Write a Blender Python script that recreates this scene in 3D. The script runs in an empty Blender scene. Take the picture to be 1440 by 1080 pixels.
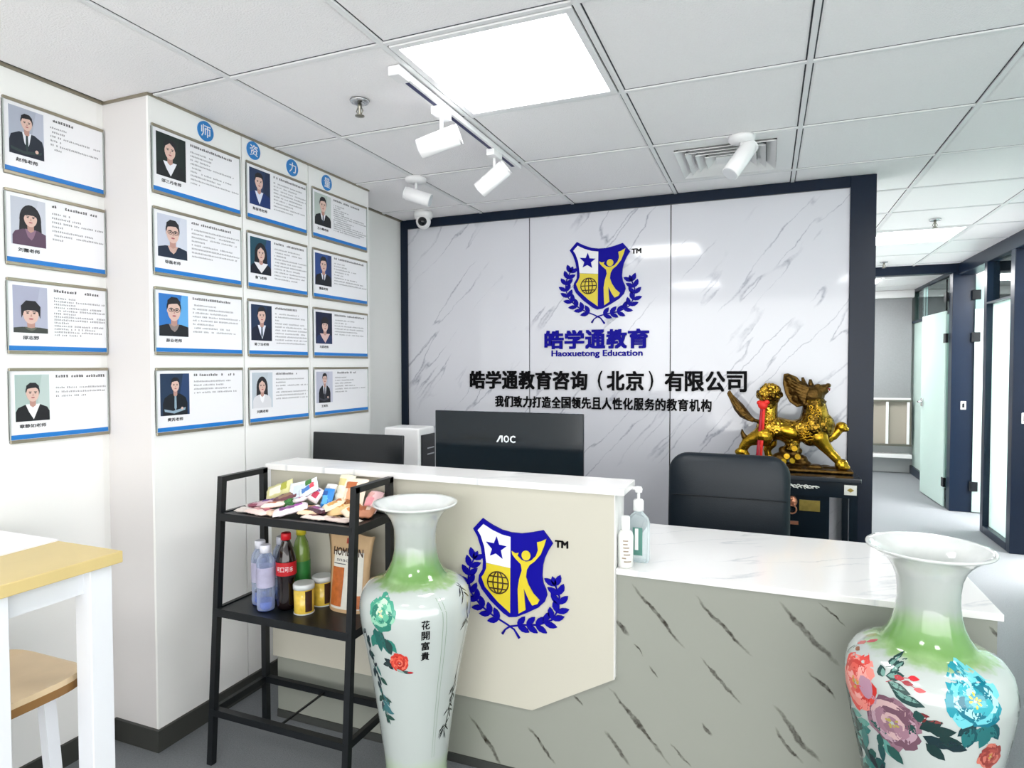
import bpy, bmesh, math, random
from mathutils import Vector, Matrix, Quaternion
PI = math.pi
R = math.radians
sc = bpy.context.scene
C = sc.collection

# ------------------------------------------------------------------ camera
CAM_H = 1.398
yaw, pitch, roll = R(-21.845), R(-1.6205), R(-0.083)
fwd = Vector((math.sin(yaw) * math.cos(pitch), math.cos(yaw) * math.cos(pitch), math.sin(pitch)))
right = Vector((math.cos(yaw), -math.sin(yaw), 0))
up = right.cross(fwd)
r2 = right * math.cos(roll) + up * math.sin(roll)
u2 = -right * math.sin(roll) + up * math.cos(roll)
cam_data = bpy.data.cameras.new('camera')
cam_data.sensor_width = 36
cam_data.lens = 890.45 / 1440 * 36
cam_data.clip_start = 0.05
cam = bpy.data.objects.new('camera', cam_data)
C.objects.link(cam)
M3 = Matrix((r2, u2, -fwd)).transposed()
cam.matrix_world = Matrix.Translation((0, 0, CAM_H)) @ M3.to_4x4()
sc.camera = cam

# ------------------------------------------------------------------ world, exposure
w = bpy.data.worlds.new('world')
sc.world = w
w.use_nodes = True
w.node_tree.nodes['Background'].inputs[0].default_value = (1.0, 1.0, .985, 1)
w.node_tree.nodes['Background'].inputs[1].default_value = 1.9
sc.view_settings.view_transform = 'Standard'
sc.view_settings.look = 'None'
sc.view_settings.gamma = 1
sc.view_settings.use_curve_mapping = False
sc.view_settings.exposure = 1.28
PANEL = 6.5            # ceiling panel radiance
try:
    sc.cycles.max_bounces = 10
    sc.cycles.sample_clamp_indirect = 6
    sc.cycles.caustics_reflective = False
    sc.cycles.caustics_refractive = False
except Exception:
    pass

# ------------------------------------------------------------------ materials
MATS = {}

def srgb(h):
    h = h.lstrip('#')
    v = [int(h[i:i + 2], 16) / 255 for i in (0, 2, 4)]
    return tuple(((c / 12.92) if c <= .04045 else ((c + .055) / 1.055) ** 2.4) for c in v) + (1,)

def mat(name, col, rough=.5, metal=0, noise=0, nscale=40, bump=0, bscale=200, coat=0, emit=0, trans=0, ior=1.45, spec=.5, alpha=1):
    if name in MATS:
        return MATS[name]
    m = bpy.data.materials.new(name)
    m.use_nodes = True
    nt = m.node_tree
    b = nt.nodes['Principled BSDF']
    if isinstance(col, str):
        col = srgb(col)
    b.inputs['Base Color'].default_value = col
    b.inputs['Roughness'].default_value = rough
    b.inputs['Metallic'].default_value = metal
    b.inputs['Coat Weight'].default_value = coat
    b.inputs['Coat Roughness'].default_value = .04
    b.inputs['IOR'].default_value = ior
    b.inputs['Specular IOR Level'].default_value = spec
    b.inputs['Transmission Weight'].default_value = trans
    b.inputs['Alpha'].default_value = alpha
    if emit:
        b.inputs['Emission Color'].default_value = col
        b.inputs['Emission Strength'].default_value = emit
    tc = nt.nodes.new('ShaderNodeTexCoord')
    if noise:
        n = nt.nodes.new('ShaderNodeTexNoise')
        n.inputs['Scale'].default_value = nscale
        n.inputs['Detail'].default_value = 5
        nt.links.new(tc.outputs['Object'], n.inputs['Vector'])
        mx = nt.nodes.new('ShaderNodeMix')
        mx.data_type = 'RGBA'
        mx.inputs[6].default_value = tuple(c * (1 - noise) for c in col[:3]) + (1,)
        mx.inputs[7].default_value = tuple(min(1, c * (1 + noise)) for c in col[:3]) + (1,)
        nt.links.new(n.outputs['Fac'], mx.inputs[0])
        nt.links.new(mx.outputs[2], b.inputs['Base Color'])
    if bump:
        n2 = nt.nodes.new('ShaderNodeTexNoise')
        n2.inputs['Scale'].default_value = bscale
        n2.inputs['Detail'].default_value = 4
        nt.links.new(tc.outputs['Object'], n2.inputs['Vector'])
        bp = nt.nodes.new('ShaderNodeBump')
        bp.inputs['Strength'].default_value = bump
        bp.inputs['Distance'].default_value = .01
        nt.links.new(n2.outputs['Fac'], bp.inputs['Height'])
        nt.links.new(bp.outputs[0], b.inputs['Normal'])
    MATS[name] = m
    return m

def N(nt, t, **kw):
    n = nt.nodes.new(t)
    for k, v in kw.items():
        setattr(n, k, v)
    return n

def math_node(nt, op, a, b=None, clamp=False):
    n = N(nt, 'ShaderNodeMath', operation=op, use_clamp=clamp)
    for i, v in enumerate((a, b)):
        if v is None:
            continue
        if isinstance(v, (int, float)):
            n.inputs[i].default_value = v
        else:
            nt.links.new(v, n.inputs[i])
    return n.outputs[0]

def marble(name, base, vein, angle, plane='XZ', rough=.12, amount=1.0, veins=(), soft=.5, scale=1.0, seed=0.0, width=.012, coat=0):
    """polished marble print: streaky veins all running at one angle; 'veins' adds single named streaks (u, v, half length, half width)"""
    m = bpy.data.materials.new(name)
    m.use_nodes = True
    nt = m.node_tree
    b = nt.nodes['Principled BSDF']
    b.inputs['Roughness'].default_value = rough
    b.inputs['Coat Weight'].default_value = coat
    tc = N(nt, 'ShaderNodeTexCoord')
    sep = N(nt, 'ShaderNodeSeparateXYZ')
    nt.links.new(tc.outputs['Object'], sep.inputs[0])
    comb = N(nt, 'ShaderNodeCombineXYZ')
    nt.links.new(sep.outputs['X'], comb.inputs[0])
    nt.links.new(sep.outputs['Z' if plane == 'XZ' else 'Y'], comb.inputs[1])
    comb.inputs[2].default_value = 0
    rot = N(nt, 'ShaderNodeVectorRotate', rotation_type='Z_AXIS')
    nt.links.new(comb.outputs[0], rot.inputs['Vector'])
    rot.inputs['Angle'].default_value = -angle
    # wobble
    nz = N(nt, 'ShaderNodeTexNoise')
    nz.inputs['Scale'].default_value = 5.5 * scale
    nz.inputs['Detail'].default_value = 7
    nz.inputs['Roughness'].default_value = .62
    nt.links.new(rot.outputs[0], nz.inputs['Vector'])
    nm = N(nt, 'ShaderNodeVectorMath', operation='MULTIPLY_ADD')
    nt.links.new(nz.outputs['Color'], nm.inputs[0])
    nm.inputs[1].default_value = (.05, .07, 0)
    nm.inputs[2].default_value = (-.025, -.035, 0)
    ad = N(nt, 'ShaderNodeVectorMath', operation='ADD')
    nt.links.new(rot.outputs[0], ad.inputs[0])
    nt.links.new(nm.outputs[0], ad.inputs[1])
    total = None
    if amount > 0:
        st = N(nt, 'ShaderNodeVectorMath', operation='MULTIPLY')
        nt.links.new(ad.outputs[0], st.inputs[0])
        st.inputs[1].default_value = (1.1 * scale, 7.5 * scale, 1)
        of = N(nt, 'ShaderNodeVectorMath', operation='ADD')
        nt.links.new(st.outputs[0], of.inputs[0])
        of.inputs[1].default_value = (seed, seed * .7, seed)
        n1 = N(nt, 'ShaderNodeTexNoise')
        n1.inputs['Scale'].default_value = 1
        n1.inputs['Detail'].default_value = 2.5
        nt.links.new(of.outputs[0], n1.inputs['Vector'])
        d = math_node(nt, 'ABSOLUTE', math_node(nt, 'SUBTRACT', n1.outputs['Fac'], .5))
        line = math_node(nt, 'SUBTRACT', 1, math_node(nt, 'DIVIDE', d, width), True)
        n3 = N(nt, 'ShaderNodeTexNoise')
        n3.inputs['Scale'].default_value = 2.2 * scale
        n3.inputs['Detail'].default_value = 3
        of2 = N(nt, 'ShaderNodeVectorMath', operation='ADD')
        nt.links.new(rot.outputs[0], of2.inputs[0])
        of2.inputs[1].default_value = (seed * 3 + 4, 2, seed)
        nt.links.new(of2.outputs[0], n3.inputs['Vector'])
        msk = math_node(nt, 'MULTIPLY', math_node(nt, 'SUBTRACT', n3.outputs['Fac'], .42), 9, True)
        total = math_node(nt, 'MULTIPLY', math_node(nt, 'MULTIPLY', line, msk), amount)
    for (u, v, hl, hw) in veins:
        sb = N(nt, 'ShaderNodeVectorMath', operation='SUBTRACT')
        nt.links.new(ad.outputs[0], sb.inputs[0])
        sb.inputs[1].default_value = (u, v, 0)
        ml = N(nt, 'ShaderNodeVectorMath', operation='MULTIPLY')
        nt.links.new(sb.outputs[0], ml.inputs[0])
        ml.inputs[1].default_value = (1 / hl, 1 / hw, 0)
        ln = N(nt, 'ShaderNodeVectorMath', operation='LENGTH')
        nt.links.new(ml.outputs[0], ln.inputs[0])
        k = math_node(nt, 'MULTIPLY', math_node(nt, 'SUBTRACT', 1, ln.outputs['Value']), 2.2, True)
        total = k if total is None else math_node(nt, 'MAXIMUM', total, k)
    n4 = N(nt, 'ShaderNodeTexNoise')
    n4.inputs['Scale'].default_value = 60
    n4.inputs['Detail'].default_value = 6
    nt.links.new(ad.outputs[0], n4.inputs['Vector'])
    brk = math_node(nt, 'MULTIPLY_ADD', n4.outputs['Fac'], 1.6)
    brk.node.inputs[2].default_value = -.1
    total = math_node(nt, 'MULTIPLY', total, brk, True)
    cl = N(nt, 'ShaderNodeTexNoise')
    cl.inputs['Scale'].default_value = 2.0
    cl.inputs['Detail'].default_value = 3
    nt.links.new(ad.outputs[0], cl.inputs['Vector'])
    mb = N(nt, 'ShaderNodeMix', data_type='RGBA')
    bc = srgb(base)
    mb.inputs[6].default_value = tuple(c * .93 for c in bc[:3]) + (1,)
    mb.inputs[7].default_value = bc
    nt.links.new(cl.outputs['Fac'], mb.inputs[0])
    mx = N(nt, 'ShaderNodeMix', data_type='RGBA')
    nt.links.new(total, mx.inputs[0])
    nt.links.new(mb.outputs[2], mx.inputs[6])
    mx.inputs[7].default_value = srgb(vein)
    nt.links.new(mx.outputs[2], b.inputs['Base Color'])
    MATS[name] = m
    return m

WALL = mat('white_paint', '#EFEFEC', .6, bump=.03, bscale=300)
COLM = mat('cool_white_paint', '#DAD7D6', .6, bump=.03, bscale=300)
BOARD = mat('white_board', '#F4F4F2', .3, coat=.3)
NAVY = mat('navy_frame', '#0C1B2E', .30, noise=.12, nscale=9, spec=.3)
BLACKM = mat('black_metal', '#0C1014', .4, bump=.02)
SHELFM = mat('black_shelf_board', '#10171B', .42, noise=.25, nscale=30)
TILE = mat('ceiling_tile_face', '#FBF9FA', .85, noise=.025, nscale=130, bump=.35, bscale=170)
GRID = mat('ceiling_grid_metal', '#EDEDEE', .5)
CARPET = mat('grey_carpet', '#82868A', .62, noise=.28, nscale=160, bump=.5, bscale=400)
BASEB = mat('dark_baseboard', '#3A3B38', .5)
WPLAST = mat('white_plastic', '#F0F0F0', .35)
WLAMP = mat('white_lacquer', '#F3F3F4', .3)
DARKG = mat('dark_slot', '#2A2E5A', .5)
CHROME = mat('chrome', '#C8CACC', .18, metal=1)
GREYM = mat('brushed_aluminium', '#9C9482', .35, metal=.7)
STEEL = mat('satin_steel', '#8D8A80', .3, metal=.9)
BLKPL = mat('black_plastic', '#101418', .22)
SCREENB = mat('glossy_black_back', '#0B161D', .10, spec=.4)
LEATHER = mat('black_leather', '#0B1822', .42, bump=.12, bscale=260)
EMIT = mat('light_panel', '#FFFFFF', .5, emit=PANEL)
CREAM = mat('beige_lacquer', '#C5C2B4', .35, coat=.25)
EDGEW = mat('white_edge', '#F4F4F2', .35)
BLUE = mat('royal_blue_acrylic', '#0C0690', .5, spec=.12)
YEL = mat('yellow_acrylic', '#D9C527', .3, coat=.4)
WHT = mat('white_acrylic', '#EDEDEF', .25, coat=.4)
INK = mat('black_acrylic', '#050508', .55, spec=.1)
BROWNL = mat('dark_line', '#3A2410', .4)
PRINTK = mat('print_black', '#26262A', .6)
PRINTG = mat('print_grey', '#4A4B52', .6)
CARD = mat('poster_card', '#F0F0F4', .25, coat=.5)
STRIPE = mat('blue_stripe', '#1E78C8', .35)
DISC = mat('sky_blue_disc', '#2D7FC4', .35)
OAK = mat('light_oak', '#D6C084', .42, noise=.10, nscale=5)
OAK2 = mat('pale_birch', '#D8C09C', .42, noise=.14, nscale=9)
OAK3 = mat('brown_wood_edge', '#8A6436', .5, noise=.2, nscale=14)
WWOOD = mat('white_painted_wood', '#E6E9EE', .45)

# ------------------------------------------------------------------ mesh helpers
class MB:
    def __init__(s):
        s.v = []; s.f = []; s.m = []; s.sm = []
    def add(s, vs, fs, mi=0, smooth=False):
        o = len(s.v)
        s.v += [tuple(v) for v in vs]
        for f in fs:
            s.f.append(tuple(i + o for i in f)); s.m.append(mi); s.sm.append(smooth)
        return s
    def box(s, x0, x1, y0, y1, z0, z1, mi=0):
        vs = [(x, y, z) for z in (z0, z1) for y in (y0, y1) for x in (x0, x1)]
        return s.add(vs, [(0, 2, 3, 1), (4, 5, 7, 6), (0, 1, 5, 4), (2, 6, 7, 3), (0, 4, 6, 2), (1, 3, 7, 5)], mi)
    def obox(s, c, ax, hx, hy, hz, mi=0):
        """oriented box: centre, 3x3 axes"""
        c = Vector(c)
        vs = [c + ax[0] * (hx * i) + ax[1] * (hy * j) + ax[2] * (hz * k) for k in (-1, 1) for j in (-1, 1) for i in (-1, 1)]
        return s.add(vs, [(0, 2, 3, 1), (4, 5, 7, 6), (0, 1, 5, 4), (2, 6, 7, 3), (0, 4, 6, 2), (1, 3, 7, 5)], mi)
    def bar(s, a, b, wx, wy, mi=0, ref=(0, 1, 0)):
        a, b = Vector(a), Vector(b)
        d = (b - a).normalized()
        r = Vector(ref)
        x = r.cross(d)
        if x.length < 1e-4:
            x = Vector((1, 0, 0)).cross(d)
        x.normalize(); y = d.cross(x)
        return s.obox((a + b) / 2, (x, y, d), wx / 2, wy / 2, (b - a).length / 2, mi)
    def lathe(s, prof, cx=0, cy=0, seg=32, mi=0, smooth=True, cap=True, z0=0):
        n = len(prof)
        vs = []
        for (r, z) in prof:
            for k in range(seg):
                a = 2 * PI * k / seg
                vs.append((cx + r * math.cos(a), cy + r * math.sin(a), z + z0))
        fs = []
        for i in range(n - 1):
            for k in range(seg):
                k2 = (k + 1) % seg
                fs.append((i * seg + k, i * seg + k2, (i + 1) * seg + k2, (i + 1) * seg + k))
        s.add(vs, fs, mi, smooth)
        if cap:
            o = len(s.v) - len(vs)
            s.f.append(tuple(o + k for k in reversed(range(seg)))); s.m.append(mi); s.sm.append(False)
            s.f.append(tuple(o + (n - 1) * seg + k for k in range(seg))); s.m.append(mi); s.sm.append(False)
        return s
    def tube(s, pts, rad, seg=10, mi=0, smooth=True, cap=True):
        pts = [Vector(p) for p in pts]
        n = len(pts)
        rads = rad if isinstance(rad, (list, tuple)) else [rad] * n
        vs = []
        px = None
        for i, p in enumerate(pts):
            d = (pts[min(i + 1, n - 1)] - pts[max(i - 1, 0)]).normalized()
            if px is None:
                px = d.orthogonal().normalized()
            else:
                px = (px - d * px.dot(d))
                px = px.normalized() if px.length > 1e-5 else d.orthogonal().normalized()
            py = d.cross(px)
            for k in range(seg):
                a = 2 * PI * k / seg
                vs.append(p + (px * math.cos(a) + py * math.sin(a)) * rads[i])
        fs = []
        for i in range(n - 1):
            for k in range(seg):
                k2 = (k + 1) % seg
                fs.append((i * seg + k, i * seg + k2, (i + 1) * seg + k2, (i + 1) * seg + k))
        if cap:
            fs.append(tuple(reversed(range(seg)))); fs.append(tuple((n - 1) * seg + k for k in range(seg)))
        return s.add(vs, fs, mi, smooth)
    def cyl(s, a, b, r, seg=20, mi=0, r1=None):
        a, b = Vector(a), Vector(b)
        d = (b - a).normalized(); x = d.orthogonal().normalized(); y = d.cross(x)
        r1 = r if r1 is None else r1
        vs = []
        for p, q in ((a, r), (b, r1)):
            for k in range(seg):
                t = 2 * PI * k / seg
                vs.append(p + (x * math.cos(t) + y * math.sin(t)) * q)
        s.add(vs, [(k, (k + 1) % seg, seg + (k + 1) % seg, seg + k) for k in range(seg)], mi, True)
        o = len(s.v) - 2 * seg
        s.f.append(tuple(o + k for k in reversed(range(seg)))); s.m.append(mi); s.sm.append(False)
        s.f.append(tuple(o + seg + k for k in range(seg))); s.m.append(mi); s.sm.append(False)
        return s
    def ell(s, c, rad, seg=16, rings=10, mi=0, rot=None):
        c = Vector(c)
        vs = []
        for i in range(rings + 1):
            t = PI * i / rings
            for k in range(seg):
                a = 2 * PI * k / seg
                v = Vector((rad[0] * math.sin(t) * math.cos(a), rad[1] * math.sin(t) * math.sin(a), rad[2] * math.cos(t)))
                if rot is not None:
                    v = rot @ v
                vs.append(c + v)
        fs = []
        for i in range(rings):
            for k in range(seg):
                k2 = (k + 1) % seg
                fs.append((i * seg + k, (i + 1) * seg + k, (i + 1) * seg + k2, i * seg + k2))
        return s.add(vs, fs, mi, True)
    def prism(s, pts, h0, h1, fn, mi=0):
        """2D outline extruded; fn(u, v, h) -> world"""
        n = len(pts)
        area = sum(pts[i][0] * pts[(i + 1) % n][1] - pts[(i + 1) % n][0] * pts[i][1] for i in range(n))
        if area < 0:
            pts = list(reversed(pts))
        vs = [fn(u, v, h0) for u, v in pts] + [fn(u, v, h1) for u, v in pts]
        fs = [tuple(reversed(range(n))), tuple(range(n, 2 * n))]
        fs += [(i, (i + 1) % n, n + (i + 1) % n, n + i) for i in range(n)]
        return s.add(vs, fs, mi)
    def build(s, name, mats, parent=None, bevel=0, bseg=2, recalc=True):
        me = bpy.data.meshes.new(name)
        off = Vector((0, 0, 0))
        p = parent
        while p is not None:
            off += p.location
            p = p.parent
        me.from_pydata([tuple(Vector(v) - off) for v in s.v], [], s.f)
        if not isinstance(mats, (list, tuple)):
            mats = [mats]
        for m in mats:
            me.materials.append(m)
        me.polygons.foreach_set('material_index', s.m)
        me.polygons.foreach_set('use_smooth', s.sm)
        me.update()
        if recalc or bevel:
            bm = bmesh.new(); bm.from_mesh(me)
            if recalc:
                bmesh.ops.remove_doubles(bm, verts=bm.verts, dist=1e-6)
                bmesh.ops.recalc_face_normals(bm, faces=bm.faces)
            if bevel:
                es = [e for e in bm.edges if len(e.link_faces) == 2 and e.calc_face_angle(0) > .6]
                bmesh.ops.bevel(bm, geom=es, offset=bevel, segments=bseg, affect='EDGES', profile=.6)
            bm.to_mesh(me); bm.free()
        o = bpy.data.objects.new(name, me)
        C.objects.link(o)
        if parent is not None:
            o.parent = parent
        return o

def thing(name, label, cat, loc=(0, 0, 0), group=None):
    o = bpy.data.objects.new(name, None)
    o.empty_display_size = .05
    C.objects.link(o)
    o.location = loc
    return tag(o, label, cat, group)

def tag(o, label=None, cat=None, group=None, kind=None):
    if label: o['label'] = label
    if cat: o['category'] = cat
    if group: o['group'] = group
    if kind: o['kind'] = kind
    return o

def struct(o):
    o['kind'] = 'structure'
    return o

def dup(root, loc, label=None, group=None, rotz=None):
    r = root.copy(); C.objects.link(r); r.location = loc
    if rotz is not None: r.rotation_euler = (r.rotation_euler[0], r.rotation_euler[1], rotz)
    if label: r['label'] = label
    if group: r['group'] = group
    for ch in list(root.children):
        c = ch.copy(); C.objects.link(c); c.parent = r
        for g in list(ch.children):
            d = g.copy(); C.objects.link(d); d.parent = c
    return r

XZ = lambda y, s=-1: (lambda u, v, h: (u, y + s * h, v))       # faces -y
def circ(cx, cy, rx, ry=None, n=24, a0=0, a1=2 * PI):
    ry = rx if ry is None else ry
    full = abs(a1 - a0 - 2 * PI) < 1e-6
    return [(cx + rx * math.cos(a0 + (a1 - a0) * i / (n if full else n - 1)), cy + ry * math.sin(a0 + (a1 - a0) * i / (n if full else n - 1))) for i in range(n)]

def text_mesh(txt, extrude=.004, bold=.0, res=2):
    cu = bpy.data.curves.new('text', 'FONT')
    cu.body = txt; cu.size = 1; cu.extrude = 0.5; cu.offset = bold; cu.resolution_u = res
    ob = bpy.data.objects.new('text', cu)
    C.objects.link(ob)
    dg = bpy.context.evaluated_depsgraph_get()
    me = bpy.data.meshes.new_from_object(ob.evaluated_get(dg))
    bpy.data.objects.remove(ob); bpy.data.curves.remove(cu)
    return me

def fit_text(txt, u0, u1, v0, v1, fn, thick, mats, name, parent, bold=0.0, res=2, keep=False):
    """text fitted into a box of the plane fn(u, v, h)"""
    me = text_mesh(txt, bold=0, res=res)
    vs = [v.co.copy() for v in me.vertices]
    if not vs:
        return None
    x0 = min(v.x for v in vs); x1 = max(v.x for v in vs); y0 = min(v.y for v in vs); y1 = max(v.y for v in vs)
    if keep:                                                   # keep the glyph's own shape: only scale by height
        k = (v1 - v0) / max(y1 - y0, 1e-6)
        kx, ky = k, k
    else:
        kx = (u1 - u0) / max(x1 - x0, 1e-6); ky = (v1 - v0) / max(y1 - y0, 1e-6)
    b = MB()
    fcs = [tuple(p.vertices) for p in me.polygons]
    offs = [(0, 0)] if bold < .011 else [(bold * kx * i, bold * ky * j) for i in (-1, 1) for j in (-1, 1)]
    for n_, (ox, oy) in enumerate(offs):
        b.add([fn(u0 + (v.x - x0) * kx + ox, v0 + (v.y - y0) * ky + oy, (v.z + .5) * thick + .00003 * n_) for v in vs], fcs)
    bpy.data.meshes.remove(me)
    return b.build(name, mats, parent, recalc=False)

def glyph_row(txt, u0, u1, v0, v1, fn, thick, m, parent, name='character', bold=.012, skip=' '):
    """each character its own part, spread over equal cells"""
    n = len(txt)
    cell = (u1 - u0) / n
    for i, ch in enumerate(txt):
        if ch in skip:
            continue
        a = u0 + i * cell
        if ch in '（(':
            fit_text('(', a + cell * .55, a + cell * .78, v0 - .004, v1 + .004, fn, thick, m, name, parent, bold=0.0)
        elif ch in '）)':
            fit_text(')', a + cell * .22, a + cell * .45, v0 - .004, v1 + .004, fn, thick, m, name, parent, bold=0.0)
        else:
            fit_text(ch, a + cell * .06, a + cell * .94, v0, v1, fn, thick, m, name, parent, bold=bold)

# ================================================================== STRUCTURE
CEIL = 2.365
GX, GY = -1.679, 1.648                  # ceiling grid origin
# floor
f = struct(MB().box(-2.6, 6.0, -3.2, 12.0, -.1, 0).build('floor', CARPET))
# ceiling: slab above, T-bars and tiles below
ceil = struct(MB().box(-2.6, 6.0, -3.2, 12.0, CEIL + .03, CEIL + .12).build('ceiling', TILE))
gb = MB(); gs = MB()
xs = [GX + .6 * i for i in range(-1, 8)]
ys = [GY + .6 * j for j in range(-7, 14)]
YEND = 7.18
ysc = [y for y in ys if y < YEND]
for x in xs:
    gb.box(x - .0085, x + .0085, -3.1, YEND, CEIL - .004, CEIL + .012)
    gs.box(x - .0145, x + .0145, -3.1, YEND, CEIL + .0025, CEIL + .01)
for y in ysc:
    gb.box(-2.27, 4.0, y - .0085, y + .0085, CEIL - .003, CEIL + .012)
    gs.box(-2.27, 4.0, y - .0145, y + .0145, CEIL + .0023, CEIL + .0098)
gb.build('ceiling_grid', GRID, ceil)
gs.build('shadow_gap', mat('shadow_gap', '#3A3D42', .8), ceil)
lights_at = {(1, 0): 'a', (4, 6): 'b', (4, 0): 'c', (1, -4): 'd', (4, -4): 'e'}
tile_mesh = {}
def ceil_tile(x0, x1, y0, y1):
    g = .0135
    key = (round(x1 - x0, 3), round(y1 - y0, 3))
    if key not in tile_mesh:
        b = MB()
        wx, wy = (x1 - x0) / 2 - g, (y1 - y0) / 2 - g
        # tegular tile: a flat face a little proud with a bevelled rim
        e = .006
        vs = [(-wx, -wy, .02), (wx, -wy, .02), (wx, wy, .02), (-wx, wy, .02), (-wx, -wy, .002), (wx, -wy, .002), (wx, wy, .002), (-wx, wy, .002),
              (-wx + e, -wy + e, .0), (wx - e, -wy + e, .0), (wx - e, wy - e, .0), (-wx + e, wy - e, .0)]
        fs = [(0, 1, 2, 3), (0, 4, 5, 1), (1, 5, 6, 2), (2, 6, 7, 3), (3, 7, 4, 0), (4, 8, 9, 5), (5, 9, 10, 6), (6, 10, 11, 7), (7, 11, 8, 4), (11, 10, 9, 8)]
        b.add(vs, fs)
        o = b.build('ceiling_tile', TILE, ceil)
        tile_mesh[key] = o
    else:
        o = tile_mesh[key].copy(); C.objects.link(o); o.parent = ceil
    o.location = ((x0 + x1) / 2, (y0 + y1) / 2, CEIL)
for i in range(-1, 7):
    for j in range(-7, 10):
        x0, x1 = GX + .6 * i, GX + .6 * (i + 1)
        y0, y1 = GY + .6 * j, GY + .6 * (j + 1)
        if (i, j) in lights_at or (i, j) == (2, 2):
            continue
        if i == -1:
            x0 = -2.27
        if y1 > YEND:
            y1 = YEND
        if y1 - y0 < .1:
            continue
        ceil_tile(x0, x1, y0, y1)
# dark shadow gap at the perimeter of the walls
struct(MB().box(-2.272, -2.262, -3.1, 1.625, CEIL - .008, CEIL + .002).box(-2.27, -2.04, 1.617, 1.627, CEIL - .008, CEIL + .002)
       .box(-2.042, -2.03, 1.617, 2.963, CEIL - .008, CEIL + .002).box(-2.272, -2.262, 2.963, 3.69, CEIL - .008, CEIL + .002).build('trim_1', GREYM))

# left wall, pier with three boards
struct(MB().box(-2.45, -2.27, -3.2, 3.80, 0, 2.4).build('wall_left', WALL))
pier = struct(MB().box(-2.27, -2.047, 1.625, 2.963, 0, 2.4).build('wall_pier', COLM))
for (a, b) in ((1.625, 2.052), (2.058, 2.466), (2.472, 2.963)):
    MB().box(-2.047, -2.037, a, b, .0, CEIL - .008).build('wall_board', BOARD, pier)
# board on the recessed left wall with joint near its right side
wl = MB().box(-2.27, -2.268, 1.0, 1.60, .08, CEIL - .01).build('wall_board', BOARD, bpy.data.objects['wall_left'])
# baseboards
struct(MB().box(-2.27, -2.258, -3.2, 1.613, 0, .079).box(-2.258, -2.025, 1.613, 1.625, 0, .079)
       .box(-2.037, -2.025, 1.625, 2.235, 0, .079).build('baseboard_left', BASEB))
# back wall partition
PY = 3.695
wb = struct(MB().box(-2.27, .51, PY, 3.80, 0, 2.4).build('wall_back', COLM))
WV = 1.05
MW = marble('wall_marble', '#DEDFE6', '#7E8396', R(50), 'XZ', rough=.09, amount=.85, scale=1.0, seed=1.7, width=.017, coat=.25)
for (a, b) in ((-2.222, -1.362), (-1.356, -.509), (-.503, .393)):
    MB().box(a, b, PY - .012, PY, 0, 2.31).build('marble_panel', MW, wb)
MB().box(-1.362, -1.356, PY - .004, PY, 0, 2.31).box(-.509, -.503, PY - .004, PY, 0, 2.31).build('panel_joint', BLKPL, wb)
struct(MB().box(-2.27, -2.222, PY - .03, PY, 0, CEIL - .002).box(-2.222, .393, PY - .03, PY, 2.308, CEIL - .002)
       .box(.393, .51, PY - .03, PY + .11, 0, CEIL - .002).build('trim_2', NAVY, bevel=.002, bseg=1))

# ------- corridor glass partitions on the right
FROST = bpy.data.materials.new('frosted_film'); FROST.use_nodes = True
nt = FROST.node_tree
nt.nodes.clear()
out = N(nt, 'ShaderNodeOutputMaterial'); mxs = N(nt, 'ShaderNodeMixShader'); tr = N(nt, 'ShaderNodeBsdfTranslucent'); df = N(nt, 'ShaderNodeBsdfDiffuse'); gl = N(nt, 'ShaderNodeBsdfGlossy'); mx2 = N(nt, 'ShaderNodeMixShader')
tr.inputs[0].default_value = srgb('#E2F2EE'); df.inputs[0].default_value = srgb('#DDEFEA'); gl.inputs['Roughness'].default_value = .08
mxs.inputs[0].default_value = .5; mx2.inputs[0].default_value = .07
nt.links.new(df.outputs[0], mxs.inputs[1]); nt.links.new(tr.outputs[0], mxs.inputs[2]); nt.links.new(mxs.outputs[0], mx2.inputs[1]); nt.links.new(gl.outputs[0], mx2.inputs[2]); nt.links.new(mx2.outputs[0], out.inputs[0])
GLASS = bpy.data.materials.new('clear_glass'); GLASS.use_nodes = True
nt = GLASS.node_tree
nt.nodes.clear()
out = N(nt, 'ShaderNodeOutputMaterial'); mxs = N(nt, 'ShaderNodeMixShader'); tr = N(nt, 'ShaderNodeBsdfTransparent'); gl = N(nt, 'ShaderNodeBsdfGlossy')
tr.inputs[0].default_value = (.80, .92, .90, 1); gl.inputs['Roughness'].default_value = .02; gl.inputs[0].default_value = (.9, 1, 1, 1)
lw = N(nt, 'ShaderNodeFresnel'); lw.inputs[0].default_value = 1.5
nt.links.new(lw.outputs[0], mxs.inputs[0]); nt.links.new(tr.outputs[0], mxs.inputs[1]); nt.links.new(gl.outputs[0], mxs.inputs[2]); nt.links.new(mxs.outputs[0], out.inputs[0])

# far partition at y = 7.2 : header, wall left of the opening, corner post
struct(MB().box(.51, 1.83, 7.18, 7.30, 2.281, CEIL + .03).build('trim_3', NAVY, bevel=.003, bseg=1))
struct(MB().box(1.645, 1.83, 7.18, 7.30, 0, 2.281).build('trim_4', NAVY, bevel=.003, bseg=1))
struct(MB().box(-2.27, .78, 7.20, 7.30, 0, 2.4).build('wall_corridor', WALL))
struct(MB().box(.78, .82, 7.18, 7.31, 0, 2.281).build('trim_5', NAVY))
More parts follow.
